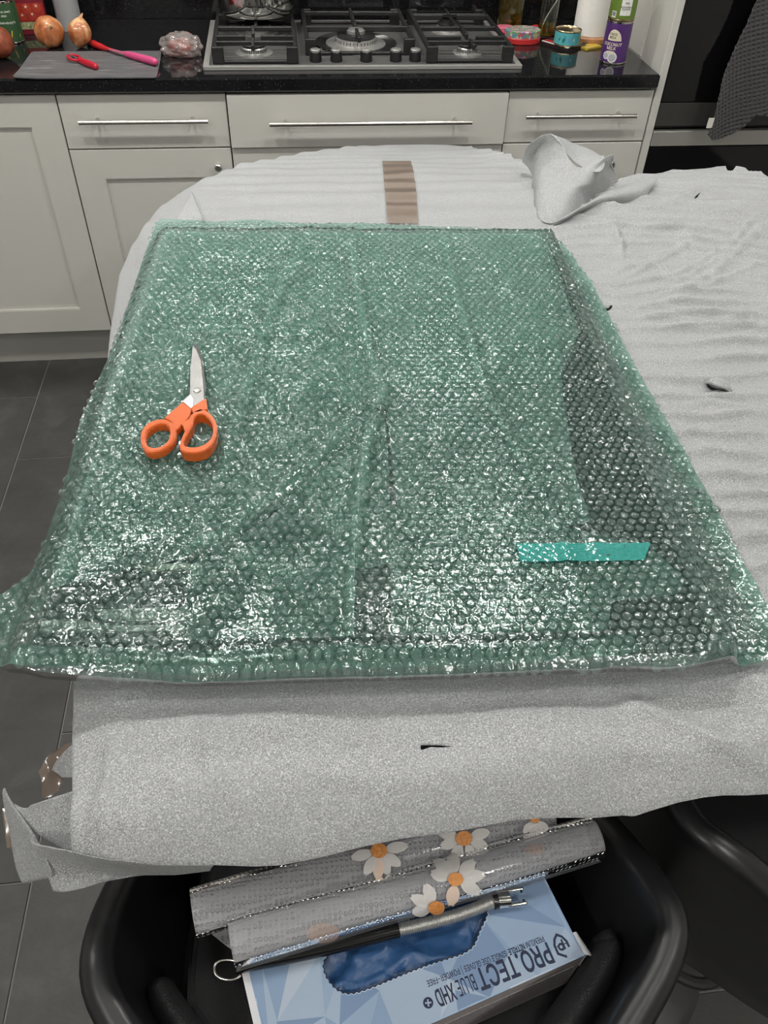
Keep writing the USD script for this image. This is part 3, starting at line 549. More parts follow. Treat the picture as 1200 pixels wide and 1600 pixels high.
coco, c = can('coconut_milk_can', 963, 102, 0.0375, 0.110, 'purple coconut milk can at the right end of the worktop', mat('label_purple', (0.085, 0.03, 0.16), 0.3))
va = math.atan2(EYE[1]-c[1], EYE[0]-c[0]); R = 0.0372
half = Polygon([(math.cos(a)*(1.0 if a < 1.57 else 0.85)-0.08*math.sin(a), math.sin(a)*1.9-0.9) for a in np.linspace(0, math.pi, 24)])
cream = mat('cream_print', (0.72, 0.66, 0.48), 0.4)
part('emblem', spot(c, R, va-0.22, W+0.075, 0.044, 0.030, half), cream, coco, False, label='cream half-round emblem')
part('emblem_lettering', cat(wraptext('COCO', 0.0055, c, R+0.0008, va-0.32, W+0.0755), wraptext('MILK', 0.0055, c, R+0.0008, va-0.32, W+0.0675)), dark_ink, coco, False)
part('lettering', cat(wraptext('COCONUT', 0.0078, c, R, va-0.26, W+0.0485, True), wraptext('MILK', 0.0078, c, R, va-0.30, W+0.0385, True)), cream, coco, False)
part('pill', spot(c, R, va-0.30, W+0.0325, 0.026, 0.006), cream, coco, False)
for k, (da, dz, s) in enumerate(((-0.10, 0.019, 0.028), (-0.62, 0.022, 0.020))):
    part('printed_coconut', spot(c, R, va+da, W+dz, s, s), mat('coconut_white', (0.70, 0.68, 0.66), 0.5), coco, False)
    part('printed_coconut', spot(c, R+0.0004, va+da, W+dz, s*0.72, s*0.72), mat('coconut_grey', (0.42, 0.41, 0.44), 0.5), coco, False)
gz = W+0.1102; gc = thing('green_can', 'green and white labelled can stacked on the purple can', 'can', (c[0], c[1], gz)); h = 0.108; r = 0.0375
part('tin', lathe([(0, 0.002), (r-0.003, 0.002), (r-0.002, 0), (r, 0.001), (r, 0.004), (r-0.001, 0.005), (r-0.001, h-0.005), (r, h-0.004), (r, h-0.001), (r-0.002, h), (r-0.003, h-0.003), (0, h-0.003)], (c[0], c[1], gz), 48), mat('can_gilt', (0.45, 0.36, 0.2), 0.25, 1.0), gc)
part('label', band(r-0.0007, gz+0.006, gz+h-0.006, c), mat('label_green', (0.13, 0.21, 0.03), 0.35), gc, 40)
sqp = sbox(-1, -1, 1, 1); sqp = Polygon([(x, y) for x, y in list(zip(np.linspace(-1, 1, 9), [-1]*9))+list(zip(np.linspace(1, -1, 9), [1]*9))])
part('text_panel', spot(c, R, va+0.25, gz+0.035, 0.030, 0.040, sqp), white_ink, gc, False, label='white text panel')
part('barcode_panel', spot(c, R, va-0.62, gz+0.016, 0.014, 0.016, sqp), white_ink, gc, False)
for k in range(5): part('barcode_bar', spot(c, R+0.0004, va-0.62+(k-2)*0.06, gz+0.017, 0.001+0.0006*(k % 2), 0.010, sqp), dark_ink, gc, False)
part('lettering', cat(*[wraptext(t, 0.0035, c, R+0.0004, va+0.25, gz+zz) for t, zz in (('400g', 0.044), ('RESPONSIBLY', 0.034), ('SOURCED', 0.029))]), dark_ink, gc, False)

# ---------------------------------------------------------------- table and packing foam
T = 1.0
tb = thing('table', 'black high table under the white packing foam', 'table', (1.1, -1.5, 0))
TX0, TX1, TY0, TY1 = 0.49, 1.78, -2.11, -1.04
part('tabletop', bx(TX0, TX1, TY0, TY1, T-0.032, T, 0.003), blacktable, tb, False)
for x in (TX0+0.05, TX1-0.05):
    for y in (TY0+0.35, TY1-0.06): part('leg', bx(x-0.03, x+0.03, y-0.03, y+0.03, 0.0, T-0.0325, 0.003), blacktable, tb, False)

# frame of the wrapped package on the table
PO = A([0.405, -2.008]); PA = 0.0698
PU, PV = A([math.cos(PA), -math.sin(PA)]), A([math.sin(PA), math.cos(PA)])
PW, PL, V0 = 0.597, 0.79, 0.0
def to_uv(x, y): d = np.stack([x-PO[0], y-PO[1]], -1); return d@PU, d@PV
def to_xy(u, v): return PO+np.asarray(u)[..., None]*PU+np.asarray(v)[..., None]*PV
def rect_out(x, y, m=0.0):
    u, v = to_uv(x, y); du = np.maximum(np.maximum(m-u, u-(PW-m)), 0); dv = np.maximum(np.maximum(m+V0-v, v-(PL-m)), 0); return np.hypot(du, dv)
def P3(x, y, z=0.0): return np.stack([x, y, np.zeros_like(x)+z], -1)
def seg_d(x, y, pts):
    """Distance from points to a polyline, and the arc parameter 0..1."""
    best = np.full(np.shape(x), 9.0); pts = [A(p)[:2] for p in pts]; L = sum(np.linalg.norm(b-a) for a, b in zip(pts, pts[1:])); s0 = 0; par = np.zeros_like(best)
    for a, b in zip(pts, pts[1:]):
        d = b-a; l = np.linalg.norm(d); t = np.clip(((x-a[0])*d[0]+(y-a[1])*d[1])/l**2, 0, 1); e = np.hypot(x-a[0]-t*d[0], y-a[1]-t*d[1])
        par = np.where(e < best, (s0+t*l)/L, par); best = np.minimum(best, e); s0 += l
    return best, par
def px2(pts, z): return [at(x, y, z)[:2] for x, y in pts]
CREASES = [([(905, 345), (960, 350), (972, 400)], 0.004, 0.008), ([(1000, 360), (1060, 358), (1085, 378)], 0.005, 0.008), ([(865, 360), (930, 330), (985, 300)], 0.005, 0.008),
           ([(960, 470), (1010, 495), (1120, 505), (1200, 480)], 0.004, 0.007), ([(1020, 330), (1090, 300), (1135, 292)], 0.006, 0.012), ([(1040, 480), (1110, 430), (1200, 350)], 0.004, 0.01),
           ([(180, 1155), (165, 1230), (140, 1300)], 0.006, 0.008), ([(315, 1130), (340, 1200), (338, 1240)], 0.006, 0.012), ([(930, 1062), (1000, 1110), (1200, 1190)], 0.006, 0.010), ([(960, 1110), (1100, 1075), (1200, 1060)], 0.005, 0.010),
           ([(200, 1210), (300, 1225), (420, 1200), (560, 1205)], 0.004, 0.015), ([(640, 1140), (800, 1130), (1000, 1160)], 0.004, 0.02), ([(1050, 740), (1120, 800), (1180, 880)], 0.004, 0.008), ([(1090, 690), (1150, 760), (1200, 800)], 0.003, 0.01)]
for _p in ([(945, 430), (1010, 410), (1085, 376)], [(965, 440), (1040, 403), (1088, 378)], [(1000, 442), (1080, 420), (1140, 380)], [(1010, 466), (1100, 450), (1190, 410)], [(972, 410), (970, 385), (955, 352)], [(1020, 478), (1110, 492), (1200, 478)],
           [(980, 505), (1100, 518), (1200, 508)], [(985, 525), (1090, 530), (1200, 535)], [(1000, 556), (1100, 560), (1200, 562)], [(1010, 590), (1060, 585), (1095, 588)], [(1040, 640), (1110, 632), (1200, 640)], [(1060, 680), (1130, 668), (1200, 672)], [(880, 300), (960, 330), (1000, 345)], [(1060, 440), (1130, 400), (1180, 340)]):
    CREASES.append((_p, 0.0042, 0.0055))
CREASES = [(px2(p, T+0.004), a, w) for p, a, w in CREASES]
def foam_z(x, y):
    n1, n2 = fbm(P3(x*4, y*4), 3, 11), fbm(P3(x*9, y*9), 3, 12)
    free = sstep(0.0, 0.035, rect_out(x, y))
    far, near = sstep(-1.25, -1.05, y), sstep(-2.0, -2.06, y)
    ph = (y+0.10*(x-1.2)+0.25*(x-1.25)**2*(y > -3))/0.037+3.2*n1
    rid = (1-np.abs(np.sin(math.pi*ph)))**1.7
    right = sstep(1.02, 1.12, x)*(1-far*0.5)
    z = 0.0105*rid*right*(0.25+1.2*n2)+far*0.0032*np.sin(2*math.pi*(y+0.05*x)/0.062+3.0*n1)*(0.5+n2)*0.55
    z = z+near*0.012*(fbm(P3(x*7+3, y*20), 3, 13)-0.35)+0.016*(n1-0.4)*(0.4+far)+0.006*(n2-0.4)
    for p, a, w in CREASES:
        d, s = seg_d(x, y, p); z = z+a*np.exp(-(d/w)**2*1.6)*np.sin(math.pi*np.clip(s*0.9+0.05, 0, 1))**0.6
    z = np.maximum(z, 0.0)*free
    dx = np.maximum(np.maximum(TX0-x, x-TX1), 0); dy = np.maximum(np.maximum(TY0-y, y-TY1), 0)
    drop = 3.2*np.minimum(dy, 0.2)**1.5*(y < TY0)+0.9*dx**1.4+0.25*dy**1.3*(y > TY1)
    return T+0.0025+z-drop
foam_px = [(112, 1328), (113, 1240), (115, 1060), (140, 800), (165, 600), (172, 520), (180, 470), (186, 430), (205, 385), (240, 335), (262, 315), (300, 290), (340, 272), (370, 258), (450, 240), (520, 228), (560, 222), (600, 219), (660, 219), (700, 220), (735, 224), (760, 230), (800, 244), (830, 255), (880, 275), (930, 280), (966, 281), (985, 274), (1040, 268), (1085, 264), (1120, 260), (1134, 259), (1141, 268), (1150, 259), (1165, 262), (1200, 276),
           (1300, 340), (1400, 520), (1480, 760), (1500, 1000), (1470, 1150), (1400, 1225), (1300, 1240), (1200, 1241), (1160, 1243), (1130, 1243), (1100, 1246), (1060, 1254), (1020, 1266), (990, 1276), (975, 1274), (930, 1278), (850, 1278), (800, 1282), (740, 1294), (700, 1301), (630, 1310), (560, 1325), (500, 1340), (440, 1352), (400, 1354), (340, 1352), (255, 1352), (200, 1346), (150, 1338)]
def zdrop(px, py):
    z = T+0.004
    for _ in range(12): q = at(px, py, z); z = 0.5*z+0.5*float(foam_z(A([q[0]]), A([q[1]]))[0])
    return at(px, py, z)
fp = [zdrop(x, y)[:2] for x, y in foam_px]
TEARS = [[(657, 1166), (672, 1166.5), (690, 1167.5), (706, 1170), (690, 1171), (672, 1170), (663, 1173), (657, 1174)], [(941, 480), (951, 481), (961, 475), (955, 482), (946, 486)], [(1083, 315), (1086, 310), (1093, 305), (1089, 311)],
         [(1102, 600), (1110, 604), (1120, 607), (1132, 608), (1146, 615), (1136, 613), (1122, 610), (1112, 611), (1105, 606)], [(838, 266), (844, 262), (850, 258), (846, 263)]]
fo = thing('packing_foam', 'large translucent white foam packing sheet spread over the table under the bubble wrap', 'packing foam', (1.0, -1.5, T))
poly = Polygon(fp); poly = poly if poly.is_valid else poly.buffer(0)
sheet_m = sheet(poly, 0.0042, foam_z, [px2(t, T+0.004) for t in TEARS], thick=0.0016)
part('sheet', sheet_m, foam, fo, True)
# the little torn tongue lifted beside the tear
a_, b_, c_ = at(1102, 600, T+0.004), at(1121, 594, T+0.022), at(1144, 613, T+0.006)
part('torn_tongue', patch([[at(1104, 598, T+0.008), at(1122, 600, T+0.008), at(1144, 612, T+0.006)], [at(1103, 598, T+0.014), at(1123, 592, T+0.020), at(1143, 610, T+0.010)], [at(1106, 599, T+0.012), at(1124, 604, T+0.017), at(1140, 609, T+0.011)]], 10, 14, thick=0.001), foam, fo, True)
# brown parcel tape running to the far edge
tp = px2([(598, 221), (643, 219), (650, 300), (653, 352), (606, 352), (601, 300)], T+0.006)
part('brown_tape', sheet(tp, 0.006, lambda x, y: foam_z(x, y)+0.0032), tape_brown, fo, True, label='brown translucent parcel tape strip')
# crumpled fold standing up at the far right corner of the package
def rows(*rr): return [[at(x, y, z) for x, y, z in r] for r in rr]
part('raised_fold', patch(rows([(816, 255, T+.006), (832, 285, T+.006), (864, 350, T+.006), (884, 342, T+.006), (903, 330, T+.006), (937, 304, T+.006), (968, 283, T+.006)],
                               [(818, 246, T+.02), (838, 255, T+.030), (862, 300, T+.030), (884, 308, T+.030), (905, 305, T+.028), (938, 285, T+.025), (964, 274, T+.018)],
                               [(821, 240, T+.035), (842, 226, T+.055), (864, 250, T+.055), (884, 268, T+.05), (908, 284, T+.045), (936, 270, T+.045), (958, 266, T+.03)],
                               [(822, 234, T+.045), (842, 217, T+.07), (860, 210, T+.085), (880, 230, T+.075), (904, 262, T+.055), (930, 256, T+.06), (951, 258, T+.04)]), 26, 60, 0.010, 22, 21, 0.0012), foam, fo, True)
part('raised_fold', patch(rows([(858, 208, T+.086), (876, 226, T+.078), (898, 252, T+.060), (922, 266, T+.055), (944, 245, T+.058)],
                               [(866, 211, T+.080), (888, 222, T+.072), (906, 236, T+.06), (926, 244, T+.058), (945, 242, T+.056)],
                               [(876, 216, T+.06), (894, 222, T+.06), (910, 228, T+.055), (928, 236, T+.052), (944, 246, T+.05)]), 12, 34, 0.005, 24, 31, 0.0012), foam, fo, True)
part('raised_fold', patch(rows([(864, 352, T+.005), (895, 340, T+.005), (930, 326, T+.005), (975, 318, T+.005), (1008, 312, T+.005)], [(868, 346, T+.014), (900, 330, T+.022), (935, 312, T+.024), (978, 300, T+.024), (1018, 292, T+.014)],
                               [(886, 336, T+.008), (908, 324, T+.014), (940, 303, T+.020), (982, 286, T+.018), (1028, 278, T+.008)]), 14, 40, 0.006, 26, 41, 0.0012), foam, fo, True)
part('raised_fold', patch(rows([(276, 352, T+.004), (300, 350, T+.004), (322, 347, T+.004)], [(282, 330, T+.012), (300, 322, T+.014), (314, 335, T+.012)], [(299, 300, T+.004), (300, 301, T+.006), (302, 304, T+.004)]), 10, 14, 0.002, 40, 51, 0.001), foam, fo, True)
# loose corner flaps hanging off the near left corner of the table
part('corner_flap', patch(rows([(50, 1256, .955), (80, 1247, .965), (113, 1236, .975), (135, 1232, .985)], [(38, 1262, .95), (72, 1268, .955), (113, 1280, .962), (138, 1285, .97)], [(22, 1256, .95), (62, 1302, .942), (113, 1330, .947), (140, 1342, .950)]), 16, 30, 0.006, 16, 61, 0.0014), foam, fo, True)
part('corner_flap', patch(rows([(10, 1230, .95), (30, 1270, .95), (60, 1312, .945), (84, 1366, .93)], [(8, 1240, .945), (22, 1290, .93), (46, 1334, .92), (70, 1370, .91)], [(13, 1262, .935), (22, 1320, .91), (28, 1352, .90), (36, 1378, .892)]), 16, 34, 0.006, 16, 71, 0.0014), foam, fo, True)
part('corner_flap', patch([[at(54, 1304, .953), zdrop(100, 1327), zdrop(114, 1329), zdrop(155, 1337), zdrop(203, 1344), zdrop(255, 1349), zdrop(334, 1349)]]+rows( [(66, 1340, .935), (110, 1350, .937), (165, 1360, .938), (240, 1362, .944), (330, 1356, .952)], [(84, 1390, .915), (105, 1392, .918), (170, 1378, .928), (245, 1366, .94), (332, 1354, .952)]), 18, 44, 0.005, 20, 81, 0.0014), foam, fo, True)
part('corner_flap', patch(rows([(82, 1205, .93), (96, 1182, .93), (116, 1163, .935)], [(92, 1212, .93), (104, 1196, .93), (122, 1190, .935)], [(96, 1216, .93), (110, 1216, .93), (125, 1216, .935)]), 10, 14, 0.004, 30, 91, 0.0014), foam, fo, True)
part('brown_tape', patch(rows([(56, 1206, .928), (75, 1186, .93), (98, 1168, .93), (118, 1158, .935)], [(60, 1218, .928), (76, 1206, .928), (92, 1188, .928), (118, 1166, .934)], [(66, 1246, .925), (80, 1244, .925), (94, 1220, .928), (97, 1204, .930)]), 12, 20, 0.010, 40, 101, 0.0003), tape_brown, fo, True, label='crumpled brown tape')
part('brown_tape', patch(rows([(4, 1264, .925), (14, 1263, .925), (24, 1262, .925)], [(8, 1295, .915), (16, 1294, .915), (26, 1292, .915)], [(11, 1327, .905), (18, 1325, .905), (30, 1322, .905)]), 10, 10, 0.003, 40, 111, 0.0003), tape_brown, fo, True, label='brown tape tab')

# ---------------------------------------------------------------- the appliance inside the wrap
ap = thing('wrapped_appliance', 'dark metal appliance panel with mesh filters, seen through the bubble wrap', 'appliance', (*to_xy(A(0.3), A(0.4)), T))
def uvbox(u0, u1, v0, v1, z0, z1, b=0.0015):
    m = bx(u0, u1, v0, v1, z0, z1, b); v = A(m.vertices); m.vertices = np.c_[to_xy(v[:, 0], v[:, 1]), v[:, 2]]; return m
def uvpoly(pts, z0, z1):
    pl = Polygon(pts).intersection(sbox(0.012, 0.026, PW-0.013, PL-0.010)); m = extrude(pl, z1-z0, z0); v = A(m.vertices); m.vertices = np.c_[to_xy(v[:, 0], v[:, 1]), v[:, 2]]; m.fix_normals(); return m
darkbody = mat('appliance_dark', (0.020, 0.023, 0.022), 0.55, var=0.3, vscale=6)
ZB, ZT = T+0.004, T+0.036
part('body', uvbox(0.008, PW-0.010, V0+0.024, PL-0.008, ZB, ZT, 0.003), darkbody, ap, False)
part('side_panel', uvpoly([(PW-0.16, V0+0.014), (PW-0.014, V0+0.014), (PW-0.014, PL-0.02), (PW-0.055, PL-0.02)], ZT+0.0002, ZT+0.0018), mat('appliance_black', (0.006, 0.006, 0.007), 0.15), ap, False, label='glossy black side panel')
def mesh_mat():
    n = {'g': ('geometry', {}), 'mp': ('mapping', {'rotation': (0, 0, 0.75), 'scale': (1, 1, 0)}), 'w': ('checker_texture', {'color1': (0.10, 0.11, 0.11), 'color2': (0.006, 0.006, 0.006), 'scale': 420.0}), 'p': ('principled_bsdf', {'roughness': 0.4})}
    return M('filter_mesh', n, [('g.position', 'mp.vector'), ('mp.vector', 'w.vector'), ('w.color', 'p.base_color')], 'p.BSDF')
fm = mesh_mat()
def puv(px, py, z): q = at(px, py, z); return tuple(float(t) for t in to_uv(q[0], q[1]))
def ppoly(pts, z=ZT): return [puv(x, y, z) for x, y in pts]
silver = mat('appliance_silver', (0.55, 0.56, 0.53), 0.45); creamlight = mat('appliance_cream', (0.75, 0.74, 0.62), 0.5)
part('mesh_filter', uvpoly(ppoly([(165, 952), (238, 903), (298, 898), (298, 944), (200, 952)]), ZT+0.0002, ZT+0.0014), fm, ap, False, label='dark diagonal mesh filter')
part('mesh_filter', uvpoly(ppoly([(560, 890), (608, 888), (612, 1040), (562, 1042)]), ZT+0.0002, ZT+0.0014), fm, ap, False)
part('trim_bar', uvpoly(ppoly([(150, 956), (295, 951), (295, 972), (165, 974)]), ZT+0.0002, ZT+0.003), silver, ap, False, label='brushed metal trim bar')
part('trim_bar', uvpoly(ppoly([(68, 974), (120, 970), (165, 980), (290, 980), (289, 989), (62, 989)]), ZT+0.0002, ZT+0.003), silver, ap, False, label='brushed metal trim bar')
part('light_strip', uvpoly(ppoly([(228, 884), (312, 882), (310, 893), (222, 896)]), ZT+0.0002, ZT+0.002), creamlight, ap, False, label='pale cream strip')
part('slot', uvpoly(ppoly([(70, 990), (288, 990), (287, 1004), (62, 1004)]), ZT+0.0002, ZT+0.0008), iron, ap, False, label='black slot')

# ---------------------------------------------------------------- bubble wrap
bw = thing('bubble_wrap', 'green-tinted bubble wrap around the flat appliance on the foam', 'bubble wrap', (*to_xy(A(0.3), A(0.4)), T))
wrap_px = [(-25, 1020, 0.026), (-30, 985, 0.026), (-12, 945, 0.026), (0, 935, 0.026), (26, 915, 0.03), (48, 896, 0.03), (72, 840, 0.03), (95, 775, 0.03), (110, 720, 0.03), (126, 655, 0.03), (140, 625, 0.03), (155, 590, 0.03), (178, 540, 0.03), (196, 490, 0.03), (213, 440, 0.03), (228, 392, 0.03), (244, 346, 0.03), (252, 340, 0.03), (290, 342, 0.03), (340, 346, 0.03), (385, 343, 0.03), (430, 344, 0.03), (480, 348, 0.03), (540, 347, 0.03), (620, 350, 0.03), (700, 353, 0.03), (780, 357, 0.03), (836, 357, 0.03), (850, 358, 0.026), (868, 370, 0.012), (893, 400, 0.008), (920, 440, 0.008), (945, 482, 0.008), (968, 530, 0.008), (1000, 590, 0.008), (1030, 645, 0.008), (1065, 705, 0.008), (1105, 775, 0.008), (1140, 845, 0.008), (1170, 900, 0.008), (1194, 945, 0.008), (1215, 985, 0.008), (1225, 1015, 0.008), (1195, 1036, 0.008), (1140, 1044, 0.018), (1085, 1047, 0.026), (1040, 1048, 0.028), (1003, 1047, 0.028), (960, 1047, 0.028), (930, 1050, 0.028), (880, 1050, 0.028), (800, 1053, 0.028), (700, 1057, 0.028), (640, 1059, 0.028), (560, 1061, 0.028), (480, 1064, 0.028), (400, 1066, 0.028), (330, 1068, 0.028), (280, 1069, 0.028), (200, 1066, 0.028), (120, 1064, 0.028), (60, 1060, 0.028), (20, 1052, 0.028), (0, 1046, 0.028)]
wp = [at(x, y, T+z)[:2] for x, y, z in wrap_px]
wpoly = Polygon(wp); wpoly = wpoly if wpoly.is_valid else wpoly.buffer(0)
ZW = T+0.0405
FOLDS = [([(600, 622), (575, 680), (558, 800), (552, 920), (549, 1045)], 0.0065, 0.008), ([(602, 618), (540, 672), (470, 740), (400, 790), (325, 850)], 0.005, 0.007), ([(547, 350), (556, 440), (575, 540), (600, 620)], 0.0035, 0.008), ([(690, 360), (715, 470), (760, 620), (860, 800), (935, 1030)], 0.003, 0.007),
         ([(490, 350), (440, 440), (405, 540), (340, 760)], 0.004, 0.010), ([(250, 420), (330, 440), (470, 430)], 0.003, 0.012), ([(195, 525), (300, 512), (420, 520), (560, 515)], 0.004, 0.010), ([(330, 830), (240, 900), (140, 985)], 0.003, 0.006), ([(170, 600), (130, 760), (100, 900), (70, 1000)], 0.004, 0.008), ([(1015, 660), (1080, 790), (1130, 900), (1138, 1000)], 0.004, 0.006), ([(1060, 740), (1110, 850), (1160, 960)], 0.003, 0.005), ([(880, 690), (905, 780), (930, 860)], 0.003, 0.008)]
FOLDS = [(px2(p, ZW), a, w) for p, a, w in FOLDS]
def wrap_z(x, y):
    d = rect_out(x, y, 0.006)
    s = sstep(0.0, 0.022, d)
    n1 = fbm(P3(x*7, y*7), 3, 31); n2 = fbm(P3(x*22, y*22), 2, 33); u, v = to_uv(x, y)
    cr = sstep(0.42, 0.25, u)
    wr = 0.005*np.maximum(n1-0.36, 0)*2+0.004*n2*(0.35+cr)
    for p, a, w in FOLDS:
        e, t = seg_d(x, y, p); wr = wr+a*np.exp(-(e/w)**2*1.5)*np.sin(math.pi*np.clip(t*0.92+0.04, 0, 1))**0.5
    base = T+0.0075+0.006*n2+0.003*n1
    ret = sstep(PW-0.03, PW+0.010, u); base = base*ret+(T+0.027+0.3*wr)*(1-ret)
    return (ZW+wr)*(1-s)+(base+0.3*wr)*s
film = sheet(wpoly, 0.0055, wrap_z)
part('film', film, wrap_film, bw, True)
# the wrap turns down round the edges of the package and is tucked under it
ext = wpoly.exterior; rn = int(ext.length/0.006); rp = A([ext.interpolate(k/rn, True).coords[0] for k in range(rn)]); ri = wpoly.buffer(-0.018)
ri = A([p.coords[0] for p in [shapely.ops.nearest_points(ri.exterior, Point(q_))[0] for q_ in rp]]); zt_ = wrap_z(rp[:, 0], rp[:, 1]); zb_ = np.minimum(T+0.0066, zt_-0.002)
SV = np.vstack([np.c_[rp, zt_], np.c_[rp*0.75+ri*0.25, zt_*0.45+zb_*0.55], np.c_[ri, zb_]]); k_ = np.arange(rn); k2_ = (k_+1) % rn
part('tucked_side', trimesh.Trimesh(SV, np.vstack([np.vstack([np.c_[k_+o, k_+o+rn, k2_+o+rn], np.c_[k_+o, k2_+o+rn, k2_+o]]) for o in (0, rn)]), process=False), wrap_edge, bw, True)
# further layers of the same wrap folded underneath the top one
def inner(name, pts, k, mt=None):
    zz = ZT+0.0022+0.0003*k
    pl = Polygon(px2(pts, zz)); pl = pl if pl.is_valid else pl.buffer(0)
    pl = pl.intersection(Polygon(to_xy(A([0.010, PW-0.012, PW-0.012, 0.010]), A([0.025, 0.025, PL-0.010, PL-0.010]))))
    pl = max(getattr(pl, 'geoms', [pl]), key=lambda g: g.area)
    m = sheet(pl, 0.012, lambda x, y: zz+0.0012*fbm(P3(x*60, y*60), 2, 60+k)*0.6)
    part(name, m, mt or wrap_inner, bw, True)
inner('folded_layer', [(250, 350), (845, 362), (868, 480), (880, 620), (900, 745), (925, 815), (850, 830), (620, 790), (604, 640), (592, 632), (560, 700), (470, 770), (330, 865), (200, 890), (60, 925), (95, 790), (150, 620), (190, 525)], 1)
inner('folded_layer', [(250, 350), (850, 362), (905, 520), (870, 600), (700, 600), (600, 622), (480, 640), (170, 600), (200, 510)], 2)
inner('folded_layer', [(298, 880), (420, 810), (552, 700), (556, 800), (549, 1044), (300, 1046), (290, 1000)], 1)
inner('folded_layer', [(608, 790), (760, 800), (1010, 850), (1070, 905), (1060, 930), (955, 940), (945, 1036), (612, 1042)], 3)
inner('folded_layer', [(470, 760), (545, 690), (558, 700), (552, 1044), (500, 1046), (525, 850)], 4)
inner('folded_layer', [(556, 668), (600, 640), (606, 700), (612, 880), (556, 892)], 4)
def rim_strip(pts, w, zz):
    p = LineString(px2(pts, zz)).buffer(w, cap_style=2); return sheet(p, 0.008, lambda x, y: wrap_z(x, y)-0.0022)
part('folded_edge', rim_strip([(30, 1046), (120, 1050), (280, 1054), (400, 1051), (560, 1046), (700, 1042), (800, 1038), (930, 1032), (985, 1026)], 0.009, T+0.02), wrap_edge, bw, True, label='teal folded rim')

# bubbles: a hexagonal field of domes on the film, some crushed
PITCH_B = 0.0103; RB = 0.00485
gu, gv = np.meshgrid(np.arange(-0.10, PW+0.12, PITCH_B), np.arange(-0.06, PL+0.05, PITCH_B*0.866))
gu = gu+(np.arange(gu.shape[0]) % 2)[:, None]*PITCH_B/2
cxy = to_xy(gu.ravel(), gv.ravel()); keep = shapely.contains_xy(wpoly.buffer(-0.0012), cxy[:, 0], cxy[:, 1]); cxy = cxy[keep]
NBUB = len(cxy)
e = 0.002; bz = wrap_z(cxy[:, 0], cxy[:, 1])
nx = -(wrap_z(cxy[:, 0]+e, cxy[:, 1])-wrap_z(cxy[:, 0]-e, cxy[:, 1]))/(2*e); ny = -(wrap_z(cxy[:, 0], cxy[:, 1]+e)-wrap_z(cxy[:, 0], cxy[:, 1]-e))/(2*e)
bu, bv = to_uv(cxy[:, 0], cxy[:, 1])
crum = 0.35+0.75*sstep(0.42, 0.22, bu)*sstep(0.72, 0.45, bv)+0.25*rng.random(NBUB)
SEG = 12; ring_r = A([0.30, 0.55, 0.75, 0.90, 1.0]); ring_h = A([0.99, 0.965, 0.90, 0.66, 0.0])
th = np.arange(SEG)*2*np.pi/SEG
lx = np.r_[0, (ring_r[:, None]*np.cos(th)).ravel()]; ly = np.r_[0, (ring_r[:, None]*np.sin(th)).ravel()]; lh = np.r_[1.0, np.repeat(ring_h, SEG)]
f = [[0, 1+j, 1+(j+1) % SEG] for j in range(SEG)]
for k in range(len(ring_r)-1):
    for j in range(SEG):
        a, b, c2, d2 = 1+k*SEG+j, 1+k*SEG+(j+1) % SEG, 1+(k+1)*SEG+(j+1) % SEG, 1+(k+1)*SEG+j; f += [[a, d2, c2], [a, c2, b]]
bf = A(f); NV = len(lx)
H0 = 0.0027*(1-0.25*rng.random(NBUB))*np.where(rng.random(NBUB) < 0.10, 0.45, 1.0)
dent = np.zeros((NBUB, NV))
for q in range(4):
    ka = rng.random(NBUB)*2*np.pi; kk = rng.uniform(0.8, 3.4, NBUB); ph = rng.random(NBUB)*6.28
    dent += np.sin(kk[:, None]*(np.cos(ka)[:, None]*lx+np.sin(ka)[:, None]*ly)+ph[:, None])
dz = lh[None]*(1+0.34*crum[:, None]*dent)
wob = 1+0.05*rng.standard_normal((NBUB, 1))
VX = cxy[:, :1]+RB*wob*lx[None]; VY = cxy[:, 1:]+RB*wob*ly[None]
VZ = bz[:, None]-nx[:, None]*(VX-cxy[:, :1])-ny[:, None]*(VY-cxy[:, 1:])+H0[:, None]*dz+0.0003
bub = np.stack([VX, VY, VZ], -1)
def bub_mesh(ids):
    n = len(ids); return trimesh.Trimesh(bub[ids].reshape(-1, 3), (bf[None]+np.arange(n)[:, None, None]*NV).reshape(-1, 3), process=False)
dist = np.linalg.norm(bub[:, 0]-EYE, axis=1)
rel = bub[:, 0]-EYE; sx = 600+FPX*(rel@RT)/(rel@_fw); inview = (sx > 0) & (sx < 1200)
order = np.argsort(np.where(inview, dist, dist+9)); near_ids, far_ids = order[:300], order[300:]
for i in near_ids: part('bubble', bub_mesh([i]), wrap_bubble, bw, True)
part('bubble_field', bub_mesh(far_ids), wrap_bubble, bw, True, kind='stuff')
# the strip of teal tape across the top
def top_z(x, y): return wrap_z(x, y)+0.0036+0.0007*np.sin(x*610)*np.sin(y*700)
tpz = T+0.048
part('teal_tape', sheet(px2([(807, 846), (1018, 845), (1007, 873), (814, 874), (811, 860)], tpz), 0.003, top_z), tape_teal, bw, True, label='bright teal tape strip stuck over the bubbles')

